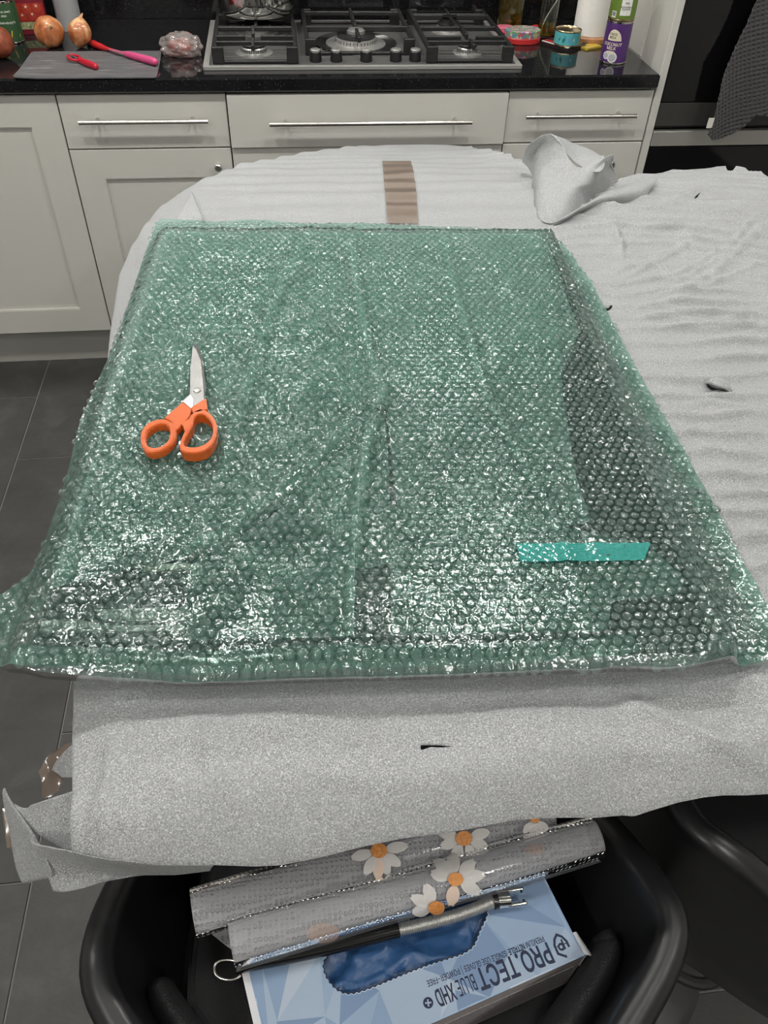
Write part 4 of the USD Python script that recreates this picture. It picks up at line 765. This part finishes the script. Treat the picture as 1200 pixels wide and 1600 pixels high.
# ---------------------------------------------------------------- scissors
SZ = T+0.0485
orange = mat('scissor_orange', (0.57, 0.105, 0.012), 0.3, coat_weight=0.3)
blade_m = mat('scissor_blade', (0.33, 0.33, 0.32), 0.35, 0.9); blade_d = mat('scissor_blade_dark', (0.10, 0.10, 0.105), 0.3, 0.9)
def spx(pts, z): return [tuple(at(150+x/4, 500+y/4, z)[:2]) for x, y in pts]
q = at(300, 640, SZ); sc = thing('scissors', 'orange-handled steel scissors lying on the bubble wrap', 'scissors', (q[0], q[1], SZ))
def smooth_poly(pts, z, n=60): return Polygon(curve(A(spx(pts, z)), n, closed=True))
def spoly(pts, z, bevel=0.0006): return Polygon(spx(pts, z)).buffer(-bevel).buffer(bevel)
def round_slab(poly, z0, h, r=0.0015, n=3):
    """An extruded outline with rounded upper and lower edges."""
    ms = []; zs = []
    for k in range(n+1):
        a = math.pi/2*k/n; zs.append((r*(1-math.sin(a)), r*(1-math.cos(a))))
    for i in range(n): ms.append(extrude(poly.buffer(-zs[i][0]*0.999-1e-5), zs[i+1][1]-zs[i][1] if True else 0, z0+zs[i][1]))
    ms.append(extrude(poly, h-2*r, z0+r))
    for i in range(n): ms.append(extrude(poly.buffer(-zs[i][0]*0.999-1e-5), zs[i+1][1]-zs[i][1], z0+h-zs[i+1][1]))
    return cat(*ms)
zl = SZ+0.0005
# left handle: ring and arm
ring_o = smooth_poly([(276, 722), (300, 660), (360, 622), (430, 616), (482, 645), (502, 695), (492, 745), (455, 790), (395, 822), (335, 828), (290, 790)], zl+0.010)
ring_i = smooth_poly([(312, 735), (330, 690), (375, 660), (425, 652), (455, 672), (462, 705), (448, 745), (415, 778), (365, 793), (328, 782)], zl+0.010)
arm = spoly([(425, 615), (480, 566), (545, 512), (604, 556), (590, 600), (560, 640), (520, 680), (495, 700), (470, 640)], zl+0.008)
part('handle', cat(round_slab(ring_o.difference(ring_i), zl, 0.010, 0.0028, 4), round_slab(arm.difference(ring_i.buffer(0.0005)), zl+0.001, 0.008, 0.0015)), orange, sc, 40, label='orange handle with a round ring')
# right handle: deep D-shaped loop
lo = smooth_poly([(612, 578), (650, 560), (692, 572), (735, 612), (757, 665), (752, 730), (722, 790), (670, 828), (600, 838), (545, 828), (524, 800), (535, 745), (560, 690), (590, 640)], zl+0.011, 80)
li = smooth_poly([(622, 612), (650, 596), (690, 610), (722, 645), (732, 690), (722, 735), (690, 772), (640, 795), (585, 798), (552, 786), (558, 750), (585, 700), (608, 650)], zl+0.011, 80)
neck = spoly([(598, 560), (690, 500), (700, 572), (670, 585), (610, 600)], zl+0.009)
hook = spoly([(528, 655), (582, 622), (600, 585), (605, 620), (580, 680), (556, 700), (545, 668)], zl+0.009)
part('handle', cat(round_slab(lo.difference(li), zl, 0.0125, 0.0018), round_slab(neck.difference(li), zl+0.003, 0.0095, 0.0012), round_slab(hook.difference(li), zl+0.002, 0.0085, 0.001)), orange, sc, 40, label='orange handle with a deep oval loop')
part('blade', extrude(spoly([(604, 160), (590, 300), (586, 470), (612, 535), (674, 500), (672, 440), (655, 250), (622, 175)], zl+0.009, 0.0002), 0.0018, zl+0.0065), blade_m, sc, False)
part('blade', extrude(spoly([(606, 150), (622, 148), (640, 170), (664, 250), (680, 380), (686, 455), (674, 505), (640, 500), (645, 350), (625, 220)], zl+0.0055, 0.0002), 0.0018, zl+0.0042), blade_d, sc, False)
part('blade_edge', extrude(spoly([(624, 150), (640, 168), (666, 255), (682, 380), (688, 455), (680, 456), (673, 380), (657, 258), (634, 178)], zl+0.006, 0.00005), 0.0004, zl+0.0061), chrome, sc, False, label='bright ground blade edge')
part('tang', extrude(spoly([(543, 512), (590, 470), (610, 500), (607, 545), (596, 556)], zl+0.009, 0.0004), 0.0022, zl+0.0078), mat('tang_white', (0.82, 0.80, 0.76), 0.35), sc, False, label='white tang')
pv = at(150+633/4, 500+440/4, zl+0.0085); part('pivot', lathe([(0, 0), (0.0042, 0), (0.0040, 0.0010), (0.002, 0.0016), (0, 0.0018)], (pv[0], pv[1], zl+0.0083), 24), steel, sc)

# ---------------------------------------------------------------- stools
SX, SY, SEAT, RIMZ = 0.697, -2.18, 0.745, 0.90
def stool_plan(off=0.0, n=90):
    """Plan of the tub rim from front left round the back to front right, stool coordinates (y to the front)."""
    p = A([(-0.235, 0.20), (-0.240, 0.10), (-0.246, 0.02), (-0.240, -0.025), (-0.215, -0.065), (-0.165, -0.135), (-0.10, -0.205), (-0.03, -0.238), (0.04, -0.235), (0.10, -0.190), (0.165, -0.115), (0.222, -0.062), (0.242, -0.03), (0.240, 0.02), (0.232, 0.10), (0.222, 0.20)])
    c = curve(p, n, 3)
    if off:
        t = np.gradient(c, axis=0); t /= np.linalg.norm(t, axis=1, keepdims=True); c = c+off*np.c_[t[:, 1], -t[:, 0]]*-1
    return c
def make_stool(label, loc, rotz):
    s = thing('bar_stool', label, 'stool', loc, rotz)
    C = stool_plan(); n = len(C); y = C[:, 1]
    rz = RIMZ-0.115*sstep(-0.02, 0.20, y)
    t = np.gradient(C, axis=0); t /= np.linalg.norm(t, axis=1, keepdims=True); inn = np.c_[-t[:, 1], t[:, 0]]
    # shell: profile swept along the plan; outside wall, rounded rim, inside wall
    prof = [(0.125, -0.47), (0.075, -0.40), (0.035, -0.25), (0.016, -0.14), (0.004, -0.06), (0.0, -0.02), (-0.001, -0.008), (0.003, -0.002), (0.010, 0.001), (0.017, 0.001), (0.023, -0.002), (0.026, -0.009), (0.027, -0.03), (0.035, -0.09), (0.055, -0.165)]
    V = []
    for k in range(n):
        hz = rz[k]-(RIMZ-0.20)
        for o, z in prof: 
            pt = C[k]+inn[k]*o*(1.0); V.append((pt[0], pt[1], rz[k]+(z*hz/0.20 if z > -0.19 else z-(hz-0.20)*(-1) if False else z*(rz[k]-(RIMZ-0.47))/0.47)))
    V = A(V); m_ = len(prof); F = []
    for i in range(n-1):
        for j in range(m_-1): a = i*m_+j; F += [[a, a+m_, a+m_+1], [a, a+m_+1, a+1]]
    for i in (0, n-1):
        for j in range(1, m_-1): a = i*m_; F.append([a, a+j, a+j+1] if i == 0 else [a, a+j+1, a+j])
    sh = trimesh.Trimesh(V, F, process=False); sh.fix_normals()
    part('shell', sh, stoolshell, s, 50, local=True)
    inner_plan = Polygon(C+inn*0.058)
    part('seat', round_slab(inner_plan.buffer(-0.001), SEAT-0.05, 0.05, 0.015, 4), stoolin, s, 40, local=True)
    # back cushion following the shell
    k0, k1 = 17, 74; pts = C[k0:k1]+inn[k0:k1]*0.047; r = 0.021*np.sin(np.linspace(0.25, math.pi-0.25, k1-k0))**0.45
    pp = np.c_[pts, np.full(k1-k0, SEAT+0.055)]
    cu = tube(pp, r, 18); vv = A(cu.vertices); vv[:, 2] = SEAT+0.056+(vv[:, 2]-SEAT-0.055)*2.4; cu.vertices = vv
    part('back_cushion', cu, leather, s, True, local=True)
    part('column', lathe([(0, 0.02), (0.03, 0.02), (0.03, 0.35), (0.02, 0.36), (0.02, SEAT-0.06), (0, SEAT-0.06)], (0, 0, 0), 28), mat('stool_base', None), s, local=True)
    part('base', lathe([(0, 0), (0.15, 0), (0.155, 0.004), (0.14, 0.010), (0.06, 0.022), (0.03, 0.035), (0, 0.035)], (0, 0, 0), 48), mat('stool_base', None), s, local=True)
    part('seat_mount', lathe([(0, SEAT-0.0505), (0.09, SEAT-0.0505), (0.09, SEAT-0.07), (0, SEAT-0.075)], (0, 0, 0), 28), blackplastic, s, local=True)
    part('footrest', tube(curve([(-0.03, 0.0, 0.30), (-0.09, 0.04, 0.30), (-0.08, 0.11, 0.30), (0, 0.13, 0.30), (0.08, 0.11, 0.30), (0.09, 0.04, 0.30), (0.03, 0.0, 0.30)], 40), 0.009, 10), mat('stool_base', None), s, local=True)
    return s
st = make_stool('black tub bar stool holding the glove box and the rolled plastic sheet', (SX, SY, 0), 0)
part('worn_tape', lathe([(0.0, 0), (0.001, 0), (0.001, 0.001), (0, 0.001)]), mat('worn_mark', (0.45, 0.40, 0.30), 0.6), st, False) if False else None
st2 = UsdGeom.Xform.Define(stage, numbered('/World/bar_stool'))
st2.AddTranslateOp().Set(Gf.Vec3d(1.158, -1.985, 0)); st2.AddRotateZOp().Set(-133.7)
st2.GetPrim().GetReferences().AddInternalReference(st.GetPath()); st2.GetPrim().SetInstanceable(True)
tag(st2, 'empty black tub bar stool at the right edge, beside the one with the glove box', 'stool')

# ---------------------------------------------------------------- glove box on the stool
BZ = 0.828
b0, b1, b2 = at(913, 1493, BZ), at(702, 1587, BZ), at(856, 1371, BZ)
bl_ = (b1-b0)[:2]/np.linalg.norm((b1-b0)[:2]); bw_ = A([bl_[1], -bl_[0]]); bw_ = bw_ if bw_@(b2-b0)[:2] > 0 else -bw_
q = at(391, 1527, BZ); BL = float((q-b0)[:2]@bl_); BWD = 0.135; BH = 0.08
def bxy(s, t): return b0[:2]+np.asarray(s)[..., None]*bl_+np.asarray(t)[..., None]*bw_
gb = thing('glove_box', 'blue patterned box of nitrile gloves lying on the stool seat', 'box', (*bxy(A(BL/2), A(BWD/2)), BZ-BH))
def box_map(m):
    v = A(m.vertices); m.vertices = np.c_[bxy(v[:, 0], v[:, 1]), v[:, 2]]; m.fix_normals(); return m
def facet_mat():
    n = {'g': ('geometry', {}), 'v': ('voronoi_texture', {'scale': 26.0, 'metric': 'manhattan'}), 'v2': ('voronoi_texture', {'scale': 17.0, 'metric': 'chebychev'}), 's': ('separate_color', {}), 's2': ('separate_color', {}), 'a': ('math', {'math_type': 'multiply_add', 'value2': 0.5}), 'h': ('math', {'math_type': 'multiply', 'value2': 0.66}),
         'r': ('rgb_ramp', {'ramp': [(0.15, (0.17, 0.27, 0.45)), (0.45, (0.27, 0.40, 0.58)), (0.70, (0.40, 0.52, 0.67)), (0.95, (0.56, 0.64, 0.73))]}), 'p': ('principled_bsdf', {'roughness': 0.35})}
    return M('box_facets', n, [('g.position', 'v.vector'), ('g.position', 'v2.vector'), ('v.color', 's.color'), ('v2.color', 's2.color'), ('s.r', 'a.value1'), ('s2.g', 'h.value1'), ('h.result' if False else 'h.value', 'a.value3'), ('a.value', 'r.fac'), ('r.color', 'p.base_color')], 'p.BSDF')
facets = facet_mat()
cardw = mat('card_white', (0.72, 0.72, 0.74), 0.5); cardside = mat('card_side', (0.46, 0.42, 0.41), 0.55, var=0.12, vscale=300)
# oval opening traced on the lid
ov_px = [(505, 1505), (530, 1480), (590, 1455), (680, 1420), (735, 1402), (758, 1408), (762, 1425), (750, 1455), (742, 1475), (700, 1498), (630, 1523), (570, 1547), (538, 1552), (515, 1535)]
ovp = [at(x, y, BZ)[:2]-b0[:2] for x, y in ov_px]; ovp = A([(p@bl_, p@bw_) for p in ovp]); oval = Polygon(curve(ovp, 120, closed=True))
ring = oval.exterior; nz = 150
zig = Polygon([A(ring.interpolate(k/nz, True).coords[0])+(0.0008 if k % 2 else -0.0004)*A([(lambda d: d[1]/np.hypot(*d))(A(ring.interpolate(((k+.5)/nz) % 1, True).coords[0])-A(ring.interpolate(((k-.5)/nz) % 1, True).coords[0])), (lambda d: -d[0]/np.hypot(*d))(A(ring.interpolate(((k+.5)/nz) % 1, True).coords[0])-A(ring.interpolate(((k-.5)/nz) % 1, True).coords[0]))]) for k in range(nz)]).buffer(0)
lidp = sbox(0, 0, BL, BWD)
part('lid', box_map(extrude(lidp.difference(zig), 0.0007, BZ-0.0007)), facets, gb, False, label='pale blue facet-patterned lid with an oval opening')
part('perforation', box_map(extrude(zig.difference(zig.buffer(-0.0010)), 0.0006, BZ-0.0012)), dark_ink, gb, False)
wallr = 0.0007
part('front_side', box_map(bx(0, BL, 0, wallr, BZ-BH, BZ-0.0008)), cardside, gb, False, label='grey-pink printed long side')
part('back_side', box_map(bx(0, BL, BWD-wallr, BWD, BZ-BH, BZ-0.0008)), cardside, gb, False)
part('end_flap', box_map(bx(0, wallr, wallr, BWD-wallr, BZ-BH, BZ-0.0008)), cardw, gb, False, label='white end flap')
part('end_flap', box_map(bx(BL-wallr, BL+0.006, wallr-0.0005, BWD-wallr, BZ-BH, BZ-0.0002)), cardw, gb, False, label='white end flap')
part('bottom', box_map(bx(0, BL, 0, BWD, BZ-BH, BZ-BH+wallr)), cardw, gb, False)
part('side_print', box_map(bx(0.006, BL-0.02, -0.0004, 0.0001, BZ-BH+0.012, BZ-0.022)), mat('side_print', (0.36, 0.33, 0.33), 0.6, var=0.45, vscale=900), gb, False)
part('open_corner_flap', patch([[(*bxy(A(-0.0005), A(0.001)), BZ-0.002), (*bxy(A(-0.0005), A(0.02)), BZ-0.002)], [(*bxy(A(-0.010), A(-0.004)), BZ-0.012), (*bxy(A(-0.006), A(0.02)), BZ-0.012)], [(*bxy(A(-0.008), A(-0.006)), BZ-0.045), (*bxy(A(-0.003), A(0.02)), BZ-0.045)]], 10, 6, thick=0.0007), cardw, gb, True)
prg = np.random.default_rng(21)
tp_ = np.vstack([[(0, 0), (BL, 0), (BL, BWD), (0, BWD)], np.c_[np.linspace(0, BL, 7)[1:-1], np.zeros(5)], np.c_[np.linspace(0, BL, 7)[1:-1], np.full(5, BWD)], prg.random((26, 2))*[BL, BWD]])
tones = [(0.19, 0.28, 0.43), (0.24, 0.34, 0.49), (0.29, 0.39, 0.53), (0.35, 0.44, 0.56), (0.43, 0.50, 0.59)]; groups_ = [[] for _ in tones]
for tri in Delaunay(tp_).simplices:
    g_ = Polygon(tp_[tri]).intersection(lidp.buffer(-0.001).difference(zig.buffer(0.0008)))
    if g_.area > 1e-6: groups_[prg.integers(len(tones))].append(g_)
for k_, (gs, col) in enumerate(zip(groups_, tones)):
    for q_ in [q_ for g_ in gs for q_ in getattr(g_, 'geoms', [g_]) if q_.area > 1e-6 and q_.geom_type == 'Polygon']:
        part('printed_facet', box_map(extrude(q_, 0.00006, BZ+0.00002)), mat(f'facet_tone_{k_}', col, 0.35), gb, False)
gx_, gy_ = oval.centroid.coords[0]
def glove_z(x, y):
    q = P3(x*28, y*28); ph = fbm(q, 3, 77); return BZ-0.0075+0.016*(np.abs(ph-0.5)*-1.8+0.25)+0.005*np.sin((x*0.4+y)*160+8*ph)*(ph-0.3)
gm = sheet(oval.buffer(0.008), 0.0022, glove_z); gm.vertices[:, 2] = np.minimum(gm.vertices[:, 2], BZ-0.0014)
gl = thing('glove_stack', 'crumpled bright blue nitrile gloves showing in the box opening', 'gloves', (*bxy(A(gx_), A(gy_)), BZ-0.03))
part('gloves', box_map(solid(gm, 0.012)), mat('nitrile_blue', (0.028, 0.085, 0.21), 0.36, bump=0.2, bscale=300), gl, True)

navy = mat('navy_ink', (0.012, 0.020, 0.055), 0.5)
def box_text(txt, h, px0, py0, px1, py1, bold=False, z=BZ):
    """Text on the lid: baseline from the first to the second pixel's place; read from the far side of the box."""
    m = text_mesh(txt, h, 0.0003, bold); v = A(m.vertices); a, b = at(px0, py0, z)[:2], at(px1, py1, z)[:2]; d = (b-a); s = np.linalg.norm(d)/v[:, 0].max(); d = d/np.linalg.norm(d); up = A([-d[1], d[0]])
    m.vertices = np.c_[a+v[:, :1]*s*d+v[:, 1:2]*up*1.12, BZ+0.0001+v[:, 2]]; return m
def htext(px0, py0, px1, py1): return float(np.linalg.norm(at(px0, py0, BZ)-at(px1, py1, BZ)))
part('lettering', cat(box_text('PRO.TECT', 0.0145, 856, 1472, 741, 1516, True)), navy, gb, False)
part('lettering', box_text('BLUE', 0.0112, 739, 1521, 710, 1533), navy, gb, False)
part('lettering', box_text('XHD', 0.0112, 706, 1536, 677, 1549, True), navy, gb, False)
part('lettering', box_text('PREMIUM', 0.0042, 848, 1462, 820, 1473), navy, gb, False)
part('lettering', box_text('NITRILE', 0.0042, 818, 1474, 793, 1484, True), navy, gb, False)
part('lettering', box_text('SINGLE USE GLOVES', 0.0042, 790, 1485, 724, 1510), navy, gb, False)
part('lettering', box_text('| POWDER-FREE', 0.0042, 721, 1511, 666, 1533), navy, gb, False)
q = A(at(669, 1567, BZ)); r_ = 0.0042; pl_ = sbox(-r_*0.65, -r_*0.16, r_*0.65, r_*0.16).union(sbox(-r_*0.16, -r_*0.65, r_*0.16, r_*0.65))
m = extrude(Point(0, 0).buffer(r_, 16).difference(pl_), 0.0003, BZ+0.0001); m.apply_translation((q[0], q[1], 0)); part('plus_symbol', m, navy, gb, False, label='circled plus sign')
# shield-and-P emblem
q = at(877, 1477, BZ); k = 0.0098; ang = math.atan2(*(at(741, 1516, BZ)-at(856, 1472, BZ))[:2][::-1])
sh_ = Polygon([(-0.62, 0.55), (0, 1), (0.62, 0.55), (0.62, -0.15), (0.4, -0.62), (0, -0.95), (-0.4, -0.62), (-0.62, -0.15)]).buffer(0.08)
emb = sh_.difference(sh_.buffer(-0.20)).difference(sbox(-0.9, 0.35, -0.05, 1.2)).union(Point(0.05, 0.12).buffer(0.33, 12).difference(Point(0.08, 0.12).buffer(0.14, 12))).union(sbox(-0.28, -0.45, -0.12, 0.4)).union(sbox(-0.5, -0.05, 0.5, 0.02).difference(Point(0.05, 0.12).buffer(0.3)))
m = extrude(emb.buffer(0), 0.0003); m.apply_scale((k, k, 1)); m.apply_transform(trimesh.transformations.rotation_matrix(ang, (0, 0, 1))); m.apply_translation((q[0], q[1], BZ+0.0001)); part('emblem', m, navy, gb, False, label='dark shield emblem with a P')

# ---------------------------------------------------------------- lighter on the box
lz = BZ+0.011
lt = thing('arc_lighter', 'long flexible-neck arc lighter lying on the glove box under the rolled sheet', 'lighter', at(600, 1460, lz))
chd = mat('lighter_chrome', (0.62, 0.61, 0.59), 0.32, 0.75)
hp = [at(x, y, lz) for x, y in ((368, 1506), (500, 1480), (622, 1450))]
part('handle', tube(curve(hp, 24), 0.0078, 16), mat('lighter_black', (0.008, 0.008, 0.008), 0.18), lt, label='black handle')
npts = curve([at(x, y, lz+0.001) for x, y in ((620, 1453), (690, 1437), (740, 1421), (772, 1407))], 150)
part('flexible_neck', tube(npts, 0.0052+0.0007*np.cos(np.arange(150)*2*math.pi/3), 14), chd, lt, 60, label='ribbed metal gooseneck')
e0, e1, e2 = at(770, 1408, lz+0.001), at(777, 1406, lz+0.001), at(803, 1402, lz+0.001)
part('collar', tube([e0, e1], 0.0075, 16), blackplastic, lt)
part('head', tube([e1, e1+(e2-e1)*0.7], 0.0075, 18), chrome, lt, label='shiny metal head')
ax = (e2-e1)/np.linalg.norm(e2-e1); pr = np.cross([0, 0, 1], ax)
for s in (-1, 1): part('prong', hullballs([(e1+(e2-e1)*0.6+pr*s*0.0062, 0.002), (e2+ax*0.009+pr*s*0.0062, 0.0018)], 10), chrome, lt); 
for s in (-1, 1): part('electrode', tube([e2+ax*0.008+pr*s*0.0062, e2+ax*0.008+pr*s*0.003], 0.0011, 8), blackplastic, lt)
part('hanging_loop', tube(curve([at(x, y, lz) for x, y in ((372, 1504), (352, 1500), (336, 1508), (336, 1520), (350, 1530), (366, 1530), (376, 1524))], 36), 0.0010, 8), steel, lt, label='thin metal hanging loop')

# ---------------------------------------------------------------- rolled daisy sheet across the box
def roll_mat():
    n = {'g': ('geometry', {}), 'v': ('voronoi_texture', {'scale': 230.0, 'randomness': 0.2}), 'mr': ('map_range', {'from_min': 0.25, 'from_max': 0.45, 'to_min': 0.0, 'to_max': 1.0, 'clamp': True}), 'b': ('bump', {'strength': 0.9, 'distance': 0.0022}),
         't': ('transparent_bsdf', {'color': (0.93, 0.93, 0.94)}), 'd': ('diffuse_bsdf', {'color': (0.74, 0.74, 0.75)}), 'tl': ('translucent_bsdf', {'color': (0.6, 0.6, 0.62)}), 'dm': ('mix_closure', {'fac': 0.25}), 'm': ('mix_closure', {'fac': 0.36}),
         'f': ('fresnel', {'IOR': 1.28}), 'gl': ('glossy_bsdf', {'color': (1, 1, 1), 'roughness': 0.14}), 'm2': ('mix_closure', {})}
    return M('frosted_vinyl', n, [('g.position', 'v.vector'), ('v.distance', 'mr.value'), ('mr.result', 'b.height'), ('b.normal', 'gl.normal'), ('b.normal', 'd.normal'), ('d.BSDF', 'dm.closure1'), ('tl.BSDF', 'dm.closure2'), ('t.BSDF', 'm.closure1'), ('dm.closure', 'm.closure2'), ('f.fac', 'm2.fac'), ('m.closure', 'm2.closure1'), ('gl.BSDF', 'm2.closure2')], 'm2.closure')
vinyl = roll_mat()
rolls = thing('daisy_sheet', 'loosely rolled frosted plastic sheet printed with daisies, on the glove box', 'plastic sheet', at(620, 1380, 0.85))
RR = 0.0212; RZ = BZ+0.0225+0.0205
ca, cb_ = at(362, 1474, RZ), at(930, 1309, RZ)        # axis of the near roll
UR = 0.0215; UZ = RZ+0.002
ua, ub = at(303, 1428, UZ), at(855, 1262, UZ)
def scroll(a, b, r, turns, n=60, r1=None, squash=1.0):
    ax = (b-a)/np.linalg.norm(b-a); sd = np.cross(ax, [0, 0, 1]); sd /= np.linalg.norm(sd); up = np.cross(sd, ax)
    ang = np.linspace(0.4, 0.4+2*math.pi*turns, n); rad = np.linspace(r1 or r*0.72, r, n); out = []
    for k, L in enumerate(np.linspace(0, 1, 30)):
        c = a+(b-a)*L; w = 1+0.025*np.sin(L*9+1); out.append(c+rad[:, None]*w*(np.cos(ang)[:, None]*sd+np.sin(ang)[:, None]*up*squash))
    V = A(out).reshape(-1, 3); i, j = np.meshgrid(np.arange(29), np.arange(n-1), indexing='ij'); q = (i*n+j).ravel()
    return trimesh.Trimesh(V, np.vstack([np.c_[q, q+1, q+n+1], np.c_[q, q+n+1, q+n]]), process=False)
part('near_roll', scroll(ca, cb_, RR, 1.85, 70), vinyl, rolls, True)
part('far_roll', scroll(ua, ub, UR, 1.6, 64, squash=0.8), vinyl, rolls, True)
# the web between the two rolls
axr = (cb_-ca)/np.linalg.norm(cb_-ca); sdr = np.cross(axr, [0, 0, 1]); sdr /= np.linalg.norm(sdr)
part('web', patch([[ca-axr*0.0+A([0, 0, -RR*0.99]), cb_+A([0, 0, -RR*0.99])], [(ca+ua)/2+A([0, 0, -RR*1.05]), (cb_+ub)/2+A([0, 0, -RR*1.05])], [ua+A([0, 0, -UR*0.8]), ub+A([0, 0, -UR*0.8])]], 10, 30), vinyl, rolls, True)
def on_roll(px, py, a, b, r, lift=0.0006, squash=1.0):
    """Where the sight line through a place meets the roll's outside."""
    d = ray(px, py); d /= np.linalg.norm(d); ax = (b-a)/np.linalg.norm(b-a); sd = np.cross(ax, [0, 0, 1]); sd /= np.linalg.norm(sd); up = np.cross(sd, ax)
    o = EYE-a; R_ = r*1.03+lift; p0, p1 = A([o@sd, o@up/squash]), A([d@sd, d@up/squash]); qa, qb, qc = p1@p1, 2*p0@p1, p0@p0-R_**2; D = qb*qb-4*qa*qc
    t = (-qb-math.sqrt(max(D, 0)))/(2*qa); return EYE+d*t
petal_m = M('petal_print', {'d': ('diffuse_bsdf', {'color': (0.78, 0.75, 0.71)}), 't': ('transparent_bsdf', {'color': (1, 1, 1)}), 'm': ('mix_closure', {'fac': 0.66})}, [('t.BSDF', 'm.closure1'), ('d.BSDF', 'm.closure2')], 'm.closure')
petal_p = M('petal_peach', {'d': ('diffuse_bsdf', {'color': (0.74, 0.58, 0.47)}), 't': ('transparent_bsdf', {'color': (1, 1, 1)}), 'm': ('mix_closure', {'fac': 0.85})}, [('t.BSDF', 'm.closure1'), ('d.BSDF', 'm.closure2')], 'm.closure')
heart_m = mat('daisy_heart', (0.60, 0.24, 0.06), 0.6, var=0.25, vscale=400)
def print_shape(pts, roll, mt, name, lift):
    pl = Polygon(pts); pl = pl if pl.is_valid else pl.buffer(0); m2 = sheet(pl, 5.0, lambda x, y: 0*x); v = A(m2.vertices)
    V = A([on_roll(x, y, *roll, lift=lift) for x, y in v[:, :2]]); mm = trimesh.Trimesh(V, A(m2.faces), process=False); mm.invert(); part(name, mm, mt, rolls, True)
NEAR, FAR = (ca, cb_, RR), (ua, ub, UR)
def petal(cx, cy, ang, L, w, r0, roll, mt=petal_m, k=0):
    s = np.linspace(0, 1, 14); prof = w*np.sin(math.pi*s**0.75)**0.8*(0.55+0.45*s); d, p = A([math.cos(ang), math.sin(ang)]), A([-math.sin(ang), math.cos(ang)])
    c = A([cx, cy])+np.outer(r0+s*(L-r0), d); notch = A([cx, cy])+d*(L-3.5)
    pts = np.vstack([c[:-1]+np.outer(prof[:-1], p), [c[-1]+p*w*0.3], [notch], [c[-1]-p*w*0.3], (c[:-1]-np.outer(prof[:-1], p))[::-1]])
    print_shape(pts, roll, mt, 'printed_petal', 0.0007+0.0002*k)
def daisy(cx, cy, angs, L, w, roll, hr=13, hy=12, peach=()):
    for k, a in enumerate(angs): petal(cx, cy, math.radians(a), L*(0.92+0.16*((k*37) % 10)/10), w, hr*0.7, roll, petal_p if k in peach else petal_m, k)
    th = np.linspace(0, 2*math.pi, 22)[:-1]; print_shape(np.c_[cx+hr*np.cos(th), cy+hy*np.sin(th)], roll, heart_m, 'printed_flower_heart', 0.0030)
daisy(592, 1329, [68, 92, 120, 35, 350, 165], 46, 12, FAR, peach=(1,))
daisy(725, 1310, [160, 195, 345, 20, 65, 115], 44, 12, FAR)
daisy(836, 1280, [40, 70, 100, 130], 32, 8, FAR, 8, 6)
daisy(712, 1374, [195, 225, 262, 315, 350, 30, 100], 46, 14, NEAR, 12, 11, peach=(6,))
daisy(682, 1419, [170, 205, 245], 44, 13, NEAR, 13, 11)
th = np.linspace(0, 2*math.pi, 22)[:-1]
for (x, y, a, b, rl_) in ((505, 1458, 26, 16, NEAR), (835, 1327, 16, 9, NEAR)): print_shape(np.c_[x+a*np.cos(th), y+b*np.sin(th)], rl_, M(f'faded_heart_{x}', {'d': ('diffuse_bsdf', {'color': (0.62, 0.40, 0.28)}), 't': ('transparent_bsdf', {}), 'm': ('mix_closure', {'fac': 0.28})}, [('t.BSDF', 'm.closure1'), ('d.BSDF', 'm.closure2')], 'm.closure'), 'printed_flower_heart', 0.0006)
